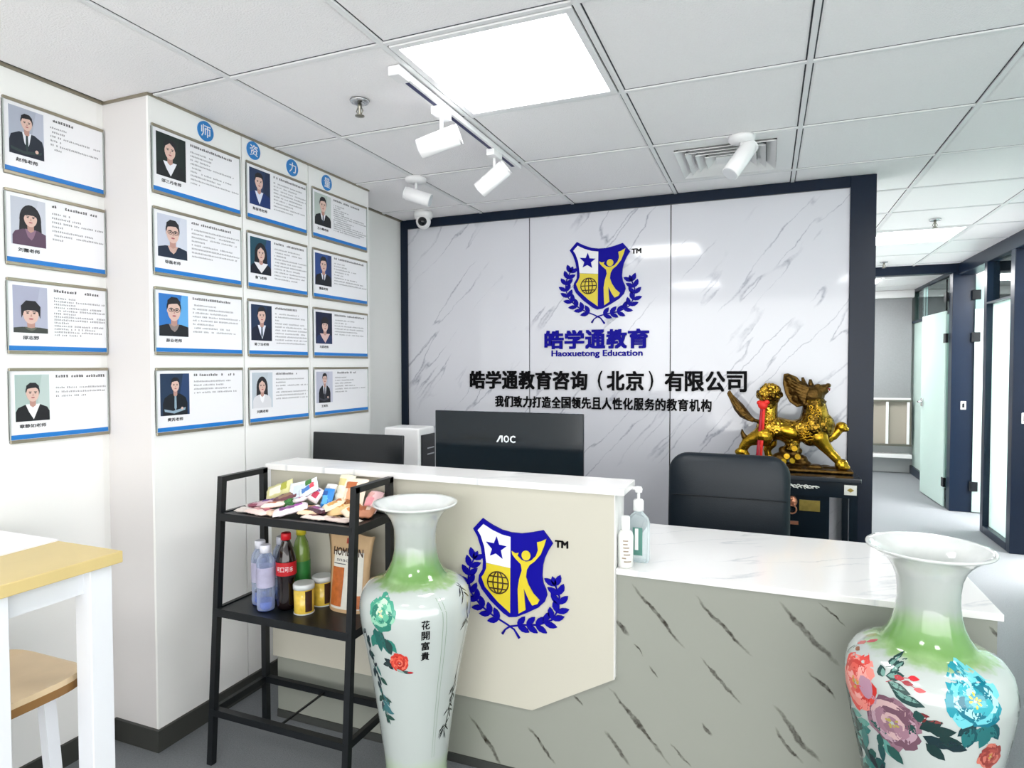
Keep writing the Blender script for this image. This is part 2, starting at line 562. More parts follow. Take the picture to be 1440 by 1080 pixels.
# right hand partition along x = 1.70
struct(MB().box(1.69, 1.83, 1.0, 7.18, 2.255, CEIL + .03).build('trim_6', NAVY, bevel=.003, bseg=1))
struct(MB().box(1.69, 1.83, 5.705, 5.79, 0, 2.255).build('trim_7', NAVY, bevel=.003, bseg=1))
struct(MB().box(1.69, 1.83, 6.34, 6.41, 0, 2.255).build('trim_8', NAVY, bevel=.003, bseg=1))
struct(MB().box(1.69, 1.78, 5.79, 6.34, 0, .06).build('trim_9', NAVY, bevel=.003, bseg=1))
struct(MB().box(1.69, 1.78, 5.79, 6.34, 1.905, 1.92).build('trim_10', NAVY))
w1 = struct(MB().box(1.735, 1.743, 5.79, 6.34, .06, 1.905).build('window_1', FROST))
MB().box(1.735, 1.743, 5.79, 6.34, 1.92, 2.255).build('glass_pane', GLASS, w1)
w3 = struct(MB().box(1.735, 1.743, 1.0, 4.85, .06, 1.905).build('window_3', FROST))  # unseen continuation of the partition, added to hold back the side room light
MB().box(1.735, 1.743, 1.0, 4.85, 1.92, 2.255).build('glass_pane', GLASS, w3)
struct(MB().box(1.69, 1.78, 1.0, 4.85, 0, .06).box(1.69, 1.78, 1.0, 4.85, 1.905, 1.92).box(1.69, 1.83, 4.85, 4.93, 0, 2.255).build('trim_13', NAVY))  # frame of that added, unseen stretch
# light room behind the right hand partition
struct(MB().box(3.4, 3.5, 1.0, 12.0, 0, 2.4).build('wall_right', WALL))
struct(MB().box(1.83, 3.4, 7.3, 7.36, 0, 2.4).build('wall_room', WALL))

def glass_door(name, ox, oy, ang, wid, label, clear_top, hinge_z, handle=True):
    t = thing(name, label, 'door', (0, 0, 0))
    MB().box(0.012, wid, -.006, .006, .012, clear_top).build('frosted_glass', FROST, t)
    MB().box(0.012, wid, -.006, .006, clear_top, 2.24).build('clear_glass', GLASS, t)
    for z in hinge_z:
        MB().box(-.012, .055, -.013, .013, z - .045, z + .045).build('hinge', BLKPL, t, bevel=.002, bseg=1)
    if handle:
        h = MB().box(wid - .085, wid - .02, -.017, .017, .955, 1.04).build('lock_plate', CHROME, t, bevel=.003, bseg=1)
        MB().cyl((wid - .05, -.05, 1.0), (wid - .05, .05, 1.0), .009).cyl((wid - .05, -.05, 1.0), (wid - .16, -.05, 1.0), .008).cyl((wid - .05, .05, 1.0), (wid - .16, .05, 1.0), .008).build('lever_handle', CHROME, h)
    t.location = (ox, oy, 0)
    t.rotation_euler = (0, 0, ang)
    return t
d1 = glass_door('glass_door', 1.632, 7.315, R(92.5), .83, 'open frosted glass door of the far room with lever handle and three black hinges', 1.93, (.252, 1.665, 2.062))
# room-number dots and pull strip printed on the door
dd = MB().box(.56, .585, .0062, .0070, 1.60, 1.66).box(.48, .53, .0062, .0070, 1.615, 1.65).build('door_number', mat('grey_print', '#7E8F90', .6), d1)
MB().box(.03, .80, .0062, .0068, 1.06, 1.09).build('grey_band', mat('pale_band', '#BFCFCC', .5), d1)
d2 = glass_door('glass_door', 1.81, 7.165, R(-6), .72, 'open glass door into the bright side room, seen through the narrow doorway', 1.93, (.252, 1.665, 2.062), handle=False)
# strike plates
for (x, y, z, nm) in ((1.745, 7.174, 1.018, 'small white lock plate on the navy corner post between two glass doorways'), (1.768, 5.699, 1.009, 'white lock plate on the nearer navy post at the right edge')):
    lp = thing('lock_plate', nm, 'lock', (x, y + .006, z))
    MB().box(x - .022, x + .022, y, y + .006, z - .04, z + .04).build('plate', WPLAST, lp, bevel=.003, bseg=1)
    MB().box(x - .009, x + .009, y - .002, y + .001, z - .02, z + .02).build('keyhole', BLKPL, lp)
# inner room beyond the far partition
ir = struct(MB().box(1.75, 1.83, 7.30, 9.6, 0, .10).box(1.75, 1.83, 7.30, 9.6, 1.94, 1.965).box(1.75, 1.83, 7.3, 9.6, 2.33, 2.4).box(1.75, 1.83, 8.62, 8.68, .1, 2.35).build('trim_11', NAVY))
w2 = struct(MB().box(1.775, 1.785, 7.30, 9.55, .10, 1.94).build('window_2', FROST))
MB().box(1.775, 1.785, 7.30, 9.55, 1.965, 2.33).build('glass_pane', GLASS, w2)
struct(MB().box(-1, 4, 9.56, 9.7, 0, 2.4).build('wall_far', mat('grey_wall', '#B9BDBE', .6)))
struct(MB().box(-1, 1.75, 9.42, 9.56, 2.27, 2.36).build('trim_12', WPLAST))
rb = thing('roller_blind', 'grey roller blind pulled down over the far window', 'blind', (.9, 9.54, 1.0))
MB().box(-.4, 1.74, 9.50, 9.51, .97, 2.27).build('fabric', mat('blind_cloth', '#8F9193', .8, noise=.08, nscale=60), rb)
MB().box(-.4, 1.74, 9.492, 9.518, .95, .975).build('bottom_bar', WPLAST, rb)
rg = thing('radiator_guard', 'low metal guard of upright bars below the grey blind', 'railing', (.9, 9.5, 0))
MB().box(-.3, 1.74, 9.40, 9.43, .93, .955).build('top_rail', STEEL, rg)
MB().box(-.3, 1.74, 9.40, 9.43, .36, .385).build('bottom_rail', STEEL, rg)
for k in range(8):
    x = 1.70 - .235 * k
    MB().box(x - .014, x + .014, 9.402, 9.428, .385, .93).build('upright_bar', WPLAST, rg)
MB().box(-.3, 1.74, 9.44, 9.52, .36, .94).build('radiator', mat('taupe_metal', '#A39C90', .5), rg)
MB().box(-.3, 1.74, 9.36, 9.56, .21, .255).build('sill', WPLAST, rg)
# inner ceiling
g2 = MB()
for k in range(5):
    g2.box(-.6 + .6 * k, -.588 + .6 * k, 7.3, 9.6, CEIL - .002, CEIL + .03)
for k in range(4):
    g2.box(-1, 1.8, 7.65 + .6 * k, 7.662 + .6 * k, CEIL - .002, CEIL + .03)
g2.box(-1, 1.83, 7.3, 9.6, CEIL + .002, CEIL + .035)
inner = g2.build('inner_ceiling', [TILE], ceil)
li = thing('ceiling_light', 'square panel light in the ceiling of the far room', 'light', (.9, 8.4, CEIL - .01))
MB().box(.62, 1.18, 8.12, 8.68, CEIL - .012, CEIL - .004).build('diffuser', mat('inner_light', '#FFFFFF', .5, emit=PANEL * 3.2), li)
MB().box(.60, 1.20, 8.10, 8.70, CEIL - .004, CEIL + .001).build('frame', WPLAST, li)
li2 = thing('ceiling_light', 'long panel light inside the bright side room', 'light', (2.6, 6.2, CEIL - .01))
MB().box(2.3, 2.9, 4.6, 7.2, CEIL - .014, CEIL - .004).build('diffuser', mat('room_light', '#FFFFFF', .5, emit=PANEL * 3.2), li2)
MB().box(2.28, 2.92, 4.58, 7.22, CEIL - .004, CEIL + .003).build('frame', WPLAST, li2)

# ================================================================== CEILING THINGS
llab = {(1, 0): 'large square LED ceiling panel above the reception counter beside the track', (4, 6): 'square LED ceiling panel in the corridor near the far doorway',
        (4, 0): 'square LED ceiling panel on the right, just out of the picture', (1, -4): 'square LED ceiling panel behind the photographer, left', (4, -4): 'square LED ceiling panel behind the photographer, right'}
for (i, j), _ in lights_at.items():
    x0, y0 = GX + .6 * i, GY + .6 * j
    t = thing('ceiling_light', llab[(i, j)], 'light', (x0 + .3, y0 + .3, CEIL))
    g = .014; fr = .022
    b = MB()
    for (a, c, d, e) in ((x0 + g, x0 + .6 - g, y0 + g, y0 + g + fr), (x0 + g, x0 + .6 - g, y0 + .6 - g - fr, y0 + .6 - g), (x0 + g, x0 + g + fr, y0 + g + fr, y0 + .6 - g - fr), (x0 + .6 - g - fr, x0 + .6 - g, y0 + g + fr, y0 + .6 - g - fr)):
        b.box(a, c, d, e, CEIL - .006, CEIL + .02)
    b.build('frame', WLAMP, t)
    MB().box(x0 + g + fr, x0 + .6 - g - fr, y0 + g + fr, y0 + .6 - g - fr, CEIL - .003, CEIL + .015).build('diffuser', EMIT, t)

# air diffuser in tile (2,2)
vx, vy = GX + .6 * 2 + .3, GY + .6 * 2 + .3
vt = thing('air_vent', 'square white ceiling air diffuser with nested louvres behind the right spotlight', 'vent', (vx, vy, CEIL))
b = MB()
o_, i_ = .286, .215
for (a, c, d, e) in ((-o_, o_, -o_, -i_), (-o_, o_, i_, o_), (-o_, -i_, -i_, i_), (i_, o_, -i_, i_)):
    b.box(vx + a, vx + c, vy + d, vy + e, CEIL - .002, CEIL + .02)
b.build('face_plate', WPLAST, vt)
MB().box(vx - i_, vx + i_, vy - i_, vy + i_, CEIL + .024, CEIL + .028).build('duct_back', mat('dark_duct', '#5A5D62', .7), vt)
for k, (ro, ri) in enumerate(((.213, .172), (.170, .132), (.130, .092), (.090, .050))):
    b = MB()
    z1, z0 = CEIL + .018, CEIL - .012
    for s in range(4):
        a = s * PI / 2
        ca, sa = math.cos(a), math.sin(a)
        def rt(x, y, z):
            return (vx + x * ca - y * sa, vy + x * sa + y * ca, z)
        vs = [rt(-ro, -ro, z0), rt(ro, -ro, z0), rt(ri, -ri, z1), rt(-ri, -ri, z1), rt(-ro, -ro, z0 + .003), rt(ro, -ro, z0 + .003), rt(ri, -ri, z1 + .003), rt(-ri, -ri, z1 + .003)]
        b.add(vs, [(0, 1, 2, 3), (7, 6, 5, 4), (0, 4, 5, 1), (1, 5, 6, 2), (2, 6, 7, 3), (3, 7, 4, 0)])
    b.build('louvre', WPLAST, vt)
MB().box(vx - .045, vx + .045, vy - .045, vy + .045, CEIL - .006, CEIL).build('centre_plate', WPLAST, vt)

# sprinklers
def sprinkler(x, y, label):
    t = thing('sprinkler_head', label, 'sprinkler', (x, y, CEIL))
    MB().lathe([(.004, CEIL - .001), (.036, CEIL - .003), (.032, CEIL - .010), (.016, CEIL - .013), (.012, CEIL - .001)], x, y, 20).build('escutcheon', CHROME, t)
    MB().lathe([(.008, CEIL - .012), (.008, CEIL - .028), (.005, CEIL - .032), (.005, CEIL - .052), (.003, CEIL - .055)], x, y, 12).build('nozzle', STEEL, t)
    MB().tube([(x - .006, y, CEIL - .026), (x - .014, y, CEIL - .040), (x - .004, y, CEIL - .056)], .0022, 6).tube([(x + .006, y, CEIL - .026), (x + .014, y, CEIL - .040), (x + .004, y, CEIL - .056)], .0022, 6).build('arm', STEEL, t)
    MB().lathe([(.003, CEIL - .054), (.017, CEIL - .057), (.017, CEIL - .059), (.002, CEIL - .061)], x, y, 16).build('deflector', STEEL, t)
sprinkler(-1.378, 1.955, 'chrome sprinkler head on the ceiling tile left of the large light')
sprinkler(1.028, 4.95, 'small sprinkler head in front of the corridor light')
sprinkler(1.011, 6.79, 'small sprinkler head on the ceiling beside the far doorway')

# track with two spots, two spots on their own mounts
tr_ = thing('ceiling_track', 'white lighting track with dark slot along the left edge of the large light', 'track', (-1.115, 2.3, CEIL))
TX = -1.115
MB().box(TX - .02, TX + .02, 1.80, 2.86, CEIL - .026, CEIL - .004).build('rail', WLAMP, tr_, bevel=.002, bseg=1)
MB().box(TX - .0215, TX - .0195, 1.85, 2.80, CEIL - .020, CEIL - .010).box(TX - .007, TX + .007, 1.85, 2.80, CEIL - .0275, CEIL - .0255).build('slot', DARKG, tr_)
MB().box(TX - .022, TX + .022, 1.765, 1.83, CEIL - .034, CEIL - .003).build('power_feed', WLAMP, tr_, bevel=.003, bseg=1)

def spot(x, y, zt, ddir, label, track=True, ln=.15, rad=.037, drop=.085):
    t = thing('spotlight', label, 'spotlight', (x, y, zt))
    if track:
        MB().box(x - .019, x + .019, y - .045, y + .045, zt - .028, zt).build('adapter', WLAMP, t, bevel=.003)
        z0 = zt - .028
    else:
        MB().lathe([(.055, zt - .001), (.055, zt - .014), (.046, zt - .024), (.012, zt - .026)], x, y, 28).build('ceiling_mount', WLAMP, t)
        z0 = zt - .024
    zc = z0 - drop
    MB().cyl((x, y, z0 + .002), (x, y, zc + rad * .8), .0065, 10).build('stem', WLAMP if track else GRID, t)
    d = Vector(ddir).normalized()
    c = Vector((x, y, zc)) + d * .012
    a, b_ = c - d * ln / 2, c + d * ln / 2
    can = MB().cyl(a, b_, rad, 32).build('can', WLAMP, t, bevel=.0015, bseg=1)
    MB().cyl(a - d * .004, a - d * .0005, rad * .93, 28).cyl(a - d * .009, a - d * .004, rad * .98, 28).build('rear_cap', WLAMP, can)
    MB().cyl(b_ + d * .0003, b_ + d * .0025, rad * .88, 28).build('lens', mat('spot_lens', '#D9DCE0', .15), can)
    return t
spot(TX, 2.087, CEIL - .026, (-.85, -.25, -.30), 'white can spotlight on the track, nearer one, above the sprinkler side')
spot(TX, 2.576, CEIL - .026, (-.80, -.10, -.62), 'white can spotlight on the far end of the track')
spot(-1.676, 2.861, CEIL, (.80, .25, -.28), 'white can spotlight on a round mount at the left, aimed right', False, .13, .034, .07)
spot(-.104, 2.868, CEIL, (-.48, -.35, -.78), 'white can spotlight on a round mount in front of the air diffuser', False, .155, .036, .065)

# dome camera
cx_, cy_ = -2.0, 3.50
dc = thing('dome_camera', 'white dome security camera in the left back corner of the ceiling', 'camera', (cx_, cy_, CEIL))
MB().lathe([(.058, CEIL - .001), (.060, CEIL - .020), (.056, CEIL - .040), (.030, CEIL - .044)], cx_, cy_, 28).build('base', WPLAST, dc)
MB().ell((cx_ + .004, cy_ - .006, CEIL - .062), (.046, .046, .050), 24, 14).build('housing', WPLAST, dc)
MB().ell((cx_ + .012, cy_ - .030, CEIL - .068), (.030, .030, .030), 24, 14).build('lens_ball', BLKPL, dc)

# ================================================================== SIGN LETTERING + CREST
def crest(name, label, y, x0, z0, sx, sz, thick):
    """x0,z0: crest origin (axis of the divider, lowest stem end); pts in crest units (1/5.4 px of a study drawing)"""
    t = thing(name, label, 'emblem', (x0, y, z0))
    def P(a, b):
        return ((a - 435) * sx, (1015 - b) * sz)
    fn = lambda u, v, h: (x0 + u, y - h, z0 + v)
    outer = [(220, 98), (258, 122), (300, 145), (370, 175), (440, 188), (520, 188), (600, 170), (680, 146), (718, 195), (750, 240), (715, 300), (690, 360), (677, 420), (672, 500), (680, 555), (700, 600), (708, 640), (690, 695), (645, 745), (560, 800), (480, 845), (425, 856), (380, 832), (280, 745), (210, 662), (185, 605), (190, 555), (218, 505), (222, 440), (205, 330), (178, 245), (145, 187)]
    MB().prism([P(*q) for q in outer], 0, thick, fn).build('shield', BLUE, t)
    inw = [(228, 142), (300, 183), (370, 210), (438, 222), (436, 465), (250, 447), (245, 400), (235, 320), (207, 235), (183, 195)]
    MB().prism([P(*q) for q in inw], thick, thick + .002, fn).build('white_field', WHT, t)
    iny = [(250, 449), (436, 467), (434, 820), (340, 745), (240, 640), (212, 565), (232, 535), (250, 490)]
    MB().prism([P(*q) for q in iny], thick, thick + .002, fn).build('yellow_field', YEL, t)
    star = [(333, 228), (352, 290), (410, 298), (365, 335), (378, 398), (328, 362), (282, 385), (298, 330), (252, 278), (312, 285)]
    MB().prism([P(*q) for q in star], thick + .002, thick + .005, fn).build('star', BLUE, t)
    gb = MB()
    gc = (342, 592)
    def ring(rx, ry, a0=0, a1=2 * PI, n=28, cx=342, cy=592):
        pts = [fn(*P(cx + rx * math.cos(a0 + (a1 - a0) * i / n), cy + ry * math.sin(a0 + (a1 - a0) * i / n)), thick + .0035) for i in range(n + 1)]
        gb.tube(pts, 5.0 * sx, 5, cap=False)
    ring(80, 86); ring(38, 86)
    for q in (((342, 506), (342, 678)), ((262, 592), (422, 592)), ((275, 545), (409, 545)), ((275, 640), (409, 640))):
        gb.tube([fn(*P(*q[0]), thick + .0035), fn(*P(*q[1]), thick + .0035)], 5.0 * sx, 5)
    gb.build('globe', BROWNL, t)
    fig = [(448, 330), (475, 345), (500, 338), (492, 360), (520, 390), (556, 400), (595, 385), (630, 345), (645, 300), (638, 240), (665, 232), (705, 207), (690, 262), (665, 330), (622, 388), (582, 424), (562, 462), (555, 520), (575, 580), (610, 640), (655, 685), (640, 715), (602, 733), (575, 690), (540, 610), (545, 700), (552, 775), (500, 812), (496, 700), (494, 620), (505, 540), (525, 470), (518, 424), (480, 388), (455, 358)]
    MB().prism([P(*q) for q in fig], thick, thick + .004, fn).build('figure', YEL, t)
    MB().prism([P(*q) for q in circ(556, 352, 33, 38, 20)], thick, thick + .004, fn).build('figure_head', YEL, t)
    stems = [[(150, 425), (112, 510), (100, 610), (130, 715), (200, 800), (300, 868), (400, 915), (460, 950), (500, 1012)],
             [(765, 555), (795, 640), (790, 740), (740, 830), (640, 885), (520, 905), (430, 930), (392, 960), (370, 998)]]
    for si, st in enumerate(stems):
        pts = [Vector(fn(*P(*q), thick * .4)) for q in st]
        MB().tube(pts, [6.5 * sx] * (len(pts) - 1) + [10 * sx], 6).build('laurel_stem', BLUE, t)
        # leaves in pairs along the branch
        import bisect
        seg = [0]
        for a, b in zip(st, st[1:]):
            seg.append(seg[-1] + math.dist(a, b))
        total = seg[-3]
        n = 9
        for k in range(n):
            s = total * (k + .15) / n
            i = max(0, min(len(st) - 2, bisect.bisect_right(seg, s) - 1))
            f_ = (s - seg[i]) / (seg[i + 1] - seg[i])
            px = st[i][0] + (st[i + 1][0] - st[i][0]) * f_; py = st[i][1] + (st[i + 1][1] - st[i][1]) * f_
            dx, dy = st[i][0] - st[i + 1][0], st[i][1] - st[i + 1][1]
            base = math.atan2(dy, dx)
            for sd in ((-1, 1) if k else (-1, 1, 0)):
                L = 96 if sd else 76
                a = base + sd * R(40)
                ca, sa = math.cos(a), math.sin(a)
                leaf = [(0, 0), (.22, .17), (.5, .24), (.78, .16), (1, 0), (.78, -.16), (.5, -.24), (.22, -.17)]
                q = [P(px + L * (u * ca - v * sa), py + L * (u * sa + v * ca)) for u, v in leaf]
                MB().prism(q, 0, thick * .8, fn).build('laurel_leaf', BLUE, t)
    a, b = P(765, 266), P(855, 216)
    fit_text('TM', a[0], b[0], a[1], b[1], fn, thick * .6, INK, 'trademark_letters', t, bold=.03)
    return t
# local units: counter crest spans z .377-.819 (917 units), x -1.078..-.659 (790 units)
crest('crest_emblem', 'blue and yellow shield crest in a laurel wreath on the beige counter front', 1.945, -.784, .491, .000471, .000428, .007)
crest('crest_emblem', 'blue and yellow shield crest in a laurel wreath high on the marble wall', PY - .012, -.925, 1.646, .000600, .000537, .010)
WY = PY - .012
fnw = lambda u, v, h: (u, WY - h, v)
s1 = thing('wall_lettering', 'large royal blue five character company name below the wall crest', 'lettering', (-.94, WY, 1.5))
glyph_row('皓学通教育', -1.262, -.622, 1.504, 1.610, fnw, .012, BLUE, s1, bold=.034)
s2 = thing('wall_lettering', 'small blue line reading Haoxuetong Education below the blue characters', 'lettering', (-.94, WY, 1.446))
fit_text('Haoxuetong Education', -1.214, -.663, 1.446, 1.492, fnw, .006, BLUE, 'letters', s2, bold=.02)
s3 = thing('wall_lettering', 'upper row of large black raised characters across the marble wall', 'lettering', (-.93, WY, 1.257))
glyph_row('皓学通教育咨询（北京）有限公司', -1.768, -.092, 1.257, 1.365, fnw, .012, INK, s3, bold=.026)
s4 = thing('wall_lettering', 'lower row of smaller black raised characters across the marble wall', 'lettering', (-.93, WY, 1.14))
glyph_row('我们致力打造全国领先且人性化服务的教育机构', -1.592, -.276, 1.143, 1.210, fnw, .009, INK, s4, bold=.022)

# blue discs on the pier
XB = -2.037
for (yy, zz, ch, lb) in ((1.871, 2.314, '师', 'first'), (2.120, 2.317, '资', 'second'), (2.358, 2.313, '力', 'third'), (2.605, 2.310, '量', 'fourth and farthest')):
    t = thing('character_disc', 'blue disc with the white character %s above the posters, %s along the pier' % (ch, lb), 'sign', (XB, yy, zz))
    fnp = lambda u, v, h: (XB + h, yy + u, zz + v)
    MB().prism(circ(0, 0, .0375, n=32), 0, .004, fnp).build('disc', DISC, t)
    fit_text(ch, -.022, .022, -.023, .023, fnp, .0015, WHT, 'character', t, bold=.01).location = (.004, 0, 0)

# ================================================================== POSTERS
SKIN = mat('print_skin', '#D9B8AC', .5); SKIN2 = mat('print_skin_dark', '#B98F84', .5)
HAIR = mat('print_hair', '#1C1A20', .5); LIP = mat('print_lip', '#A8565E', .5)
PW = mat('print_white', '#E9EAF0', .5)
def pcol(h):
    return mat('print_' + h, h, .5)
random.seed(5)

def portrait(fn, u0, u1, v0, v1, P, parent):
    """head and shoulders print inside a photo rectangle"""
    ph = MB()
    ph.prism([(u0, v0), (u1, v0), (u1, v1), (u0, v1)], 0, .0010, fn)
    photo = ph.build('photo_print', pcol(P['bg']), parent)
    W, Hh = u1 - u0, v1 - v0
    cx = P.get('cx', .5); s = P.get('s', 1.0) * 1.18; cy = P.get('cy', .62)
    def T(x, y):
        return (u0 + W * min(1, max(0, x)), v0 + Hh * min(1, max(0, y)))
    asp = Hh / W
    b = MB()
    mats = [pcol(P['bg2']), HAIR, pcol(P['coat']), pcol(P['shirt']), SKIN, SKIN2, LIP, pcol(P.get('tie', '#202436')), PW]
    lay = [.0010]
    def poly(pts, mi):
        b.prism([T(*q) for q in pts], lay[0], lay[0] + .00012, fn, mi)
        lay[0] += .00012
    if P.get('bg2') != P['bg']:
        poly([(0.62, 0), (1, 0), (1, 1), (.78, 1), (.66, .5)], 0)
    fr, fh = .155 * s, .155 * s / asp * 1.38
    sh = P.get('sh', .42) * s
    top = cy - fh * 1.35
    if P['hair'] == 'long':
        poly(circ(cx, cy - fh * .25, fr * 1.65, fh * 1.75, 22), 1)
        poly([(cx - fr * 1.6, cy), (cx + fr * 1.6, cy), (cx + fr * 1.75, top - .17), (cx - fr * 1.75, top - .15)], 1)
    # shoulders
    poly([(cx - sh, 0), (cx - sh * 1.0, top * .55), (cx - sh * .86, top * .80), (cx - sh * .42, top * .98), (cx + sh * .42, top * .98), (cx + sh * .86, top * .80), (cx + sh * 1.0, top * .55), (cx + sh, 0)], 2)
    if P.get('fold'):
        poly([(cx - sh * .9, top * .30), (cx - sh * .2, top * .20), (cx + sh * .85, top * .34), (cx + sh * .80, top * .22), (cx - sh * .1, top * .08), (cx - sh * .85, top * .18)], 5 if P['fold'] == 2 else 7)
        poly(circ(cx + sh * .55, top * .30, .05 * s, .04 * s, 10), 4)
    vw = .13 * s * P.get('v', 1)
    poly([(cx - vw, top), (cx + vw, top), (cx + vw * .55, top * .55), (cx + .02, top * (.10 if P.get('v', 1) > 1 else .35)), (cx - vw * .55, top * .55)], 3)
    poly([(cx - fr * .52, cy - fh * .4), (cx + fr * .52, cy - fh * .4), (cx + fr * .48, top * .93), (cx, top * .80), (cx - fr * .48, top * .93)], 5)
    if P.get('tie'):
        poly([(cx - .03, top * .88), (cx + .03, top * .88), (cx + .04, top * .35), (cx, top * .2), (cx - .04, top * .35)], 7)
    if P['hair'] != 'long':
        poly(circ(cx, cy + fh * .25, fr * 1.14, fh * 1.0, 22), 1)
    poly(circ(cx, cy - fh * .05, fr, fh, 24), 4)
    poly(circ(cx - fr * .95, cy - fh * .05, fr * .16, fh * .22, 8), 4) if P['hair'] == 'short' else None
    # hairline
    if P['hair'] == 'short':
        poly([(cx - fr * 1.08, cy + fh * .15), (cx - fr * .92, cy + fh * .52), (cx - fr * .3, cy + fh * .62), (cx + fr * .5, cy + fh * .68), (cx + fr * .93, cy + fh * .42), (cx + fr * 1.08, cy + fh * .15), (cx + fr * 1.0, cy + fh * .9), (cx + fr * .5, cy + fh * 1.28), (cx - fr * .4, cy + fh * 1.30), (cx - fr * 1.0, cy + fh * .95)], 1)
    elif P['hair'] == 'bob' or P.get('fringe'):
        poly([(cx - fr * 1.2, cy - fh * .5), (cx - fr * .85, cy + fh * .2), (cx - fr * .4, cy + fh * .30), (cx + fr * .5, cy + fh * .30), (cx + fr * .9, cy + fh * .15), (cx + fr * 1.2, cy - fh * .5), (cx + fr * 1.25, cy + fh * .7), (cx + fr * .6, cy + fh * 1.25), (cx - fr * .6, cy + fh * 1.25), (cx - fr * 1.25, cy + fh * .7)], 1)
    else:
        poly([(cx - fr * 1.1, cy - fh * .2), (cx - fr * .85, cy + fh * .40), (cx - fr * .05, cy + fh * .85), (cx + fr * .75, cy + fh * .45), (cx + fr * 1.1, cy - fh * .2), (cx + fr * 1.2, cy + fh * .8), (cx + fr * .5, cy + fh * 1.22), (cx - fr * .5, cy + fh * 1.22), (cx - fr * 1.2, cy + fh * .8)], 1)
    # brows, eyes, nose, mouth
    for sx in (-1, 1):
        ex = cx + sx * fr * .42
        poly([(ex - fr * .24, cy + fh * .20), (ex + fr * .24, cy + fh * .20), (ex + fr * .22, cy + fh * .13), (ex - fr * .22, cy + fh * .13)], 1)
        poly(circ(ex, cy + fh * .02, fr * .17, fh * .065, 10), 1)
    poly([(cx - fr * .12, cy - fh * .32), (cx + fr * .14, cy - fh * .32), (cx + fr * .05, cy - fh * .02)], 5)
    poly(circ(cx, cy - fh * .55, fr * .30, fh * .075, 12), 6)
    if P.get('glasses'):
        for sx in (-1, 1):
            ex = cx + sx * fr * .46
            o = circ(ex, cy + fh * .02, fr * .40, fh * .22, 14)
            for i in range(14):
                a, c = o[i], o[(i + 1) % 14]
                k = .80
                a2 = (ex + (a[0] - ex) * k, cy + fh * .02 + (a[1] - cy - fh * .02) * k); c2 = (ex + (c[0] - ex) * k, cy + fh * .02 + (c[1] - cy - fh * .02) * k)
                b.prism([T(*a), T(*c), T(*c2), T(*a2)], lay[0], lay[0] + .0001, fn, 1)
        poly([(cx - fr * .1, cy + fh * .08), (cx + fr * .1, cy + fh * .08), (cx + fr * .1, cy + fh * .0), (cx - fr * .1, cy + fh * .0)], 1)
    b.build('portrait', mats, photo, recalc=False)
    return photo

def poster(X, y0, y1, ztop, cap, P, label, lines, group='teacher posters'):
    Hh = .246
    z0 = ztop - Hh
    t = thing('teacher_poster', label, 'poster', (X, y0, z0), group)
    W = y1 - y0
    fn = lambda u, v, h: (X + h, y0 + u, z0 + v)
    MB().box(X, X + .004, y0, y1, z0, ztop).build('card', CARD, t)
    Fx = X + .004
    f2 = lambda u, v, h: (Fx + h, y0 + u, z0 + v)
    MB().box(X, X + .009, y0, y1, ztop - .010, ztop).build('top_rail', GREYM, t, bevel=.0015, bseg=1)
    MB().box(X, X + .009, y0, y1, z0, z0 + .011).build('bottom_rail', GREYM, t, bevel=.0015, bseg=1)
    for ye in (y0, y1 - .002):
        MB().box(X, X + .0085, ye, ye + .002, z0 + .011, ztop - .010).build('side_edge', mat('acrylic_edge', '#9FA6A2', .2), t)
    MB().prism([(.002, .012), (W - .002, .012), (W - .002, .027), (.002, .027)], 0, .0006, f2).build('blue_stripe', STRIPE, t)
    pw = min(.124, W * .32)
    portrait(f2, .018, .018 + pw, .070, .224, P, t)
    n = len(cap)
    cw = .0165
    cc = .018 + pw / 2
    fit_text(cap, cc - n * cw / 2, cc + n * cw / 2, .048, .0605, f2, .0004, PRINTK, 'caption', t, bold=.02, res=1)
    # rows of fine print, too small to read
    g = MB()
    u0 = .018 + pw + .022
    um = W - .010
    rnd = random.Random(hash(cap) % 1000 if False else sum(map(ord, cap)))
    def row(v, u, ulen, s, bold, mi):
        x = u
        while x < u + ulen:
            k = rnd.random()
            if k > .10:
                gw = s * .82
                pen = s * (.26 if bold else .17)
                for q in range(3):
                    if q < 1 + rnd.random() * 2.4:
                        yy = v + s * (.05 + .36 * q)
                        g.add([f2(x, yy, .0003), f2(x + gw * (.6 + .4 * rnd.random()), yy, .0003), f2(x + gw * (.6 + .4 * rnd.random()), yy + pen, .0003), f2(x, yy + pen, .0003)], [(0, 1, 2, 3)], mi)
                xx = x + gw * (.2 + .5 * rnd.random())
                g.add([f2(xx, v, .0003), f2(xx + pen, v, .0003), f2(xx + pen, v + s * .9, .0003), f2(xx, v + s * .9, .0003)], [(0, 1, 2, 3)], mi)
            x += s
    row(.222 - .009, u0, (um - u0) * lines[0], .0088, True, 0)
    v = .190
    if len(lines) > 11:
        step = .0105
    else:
        step = .0145
    for L in lines[1:]:
        row(v, u0, (um - u0) * L, .0062, False, 1)
        v -= step
    g.build('fine_print', [PRINTK, PRINTG], t, recalc=False)['kind'] = 'stuff'
    return t

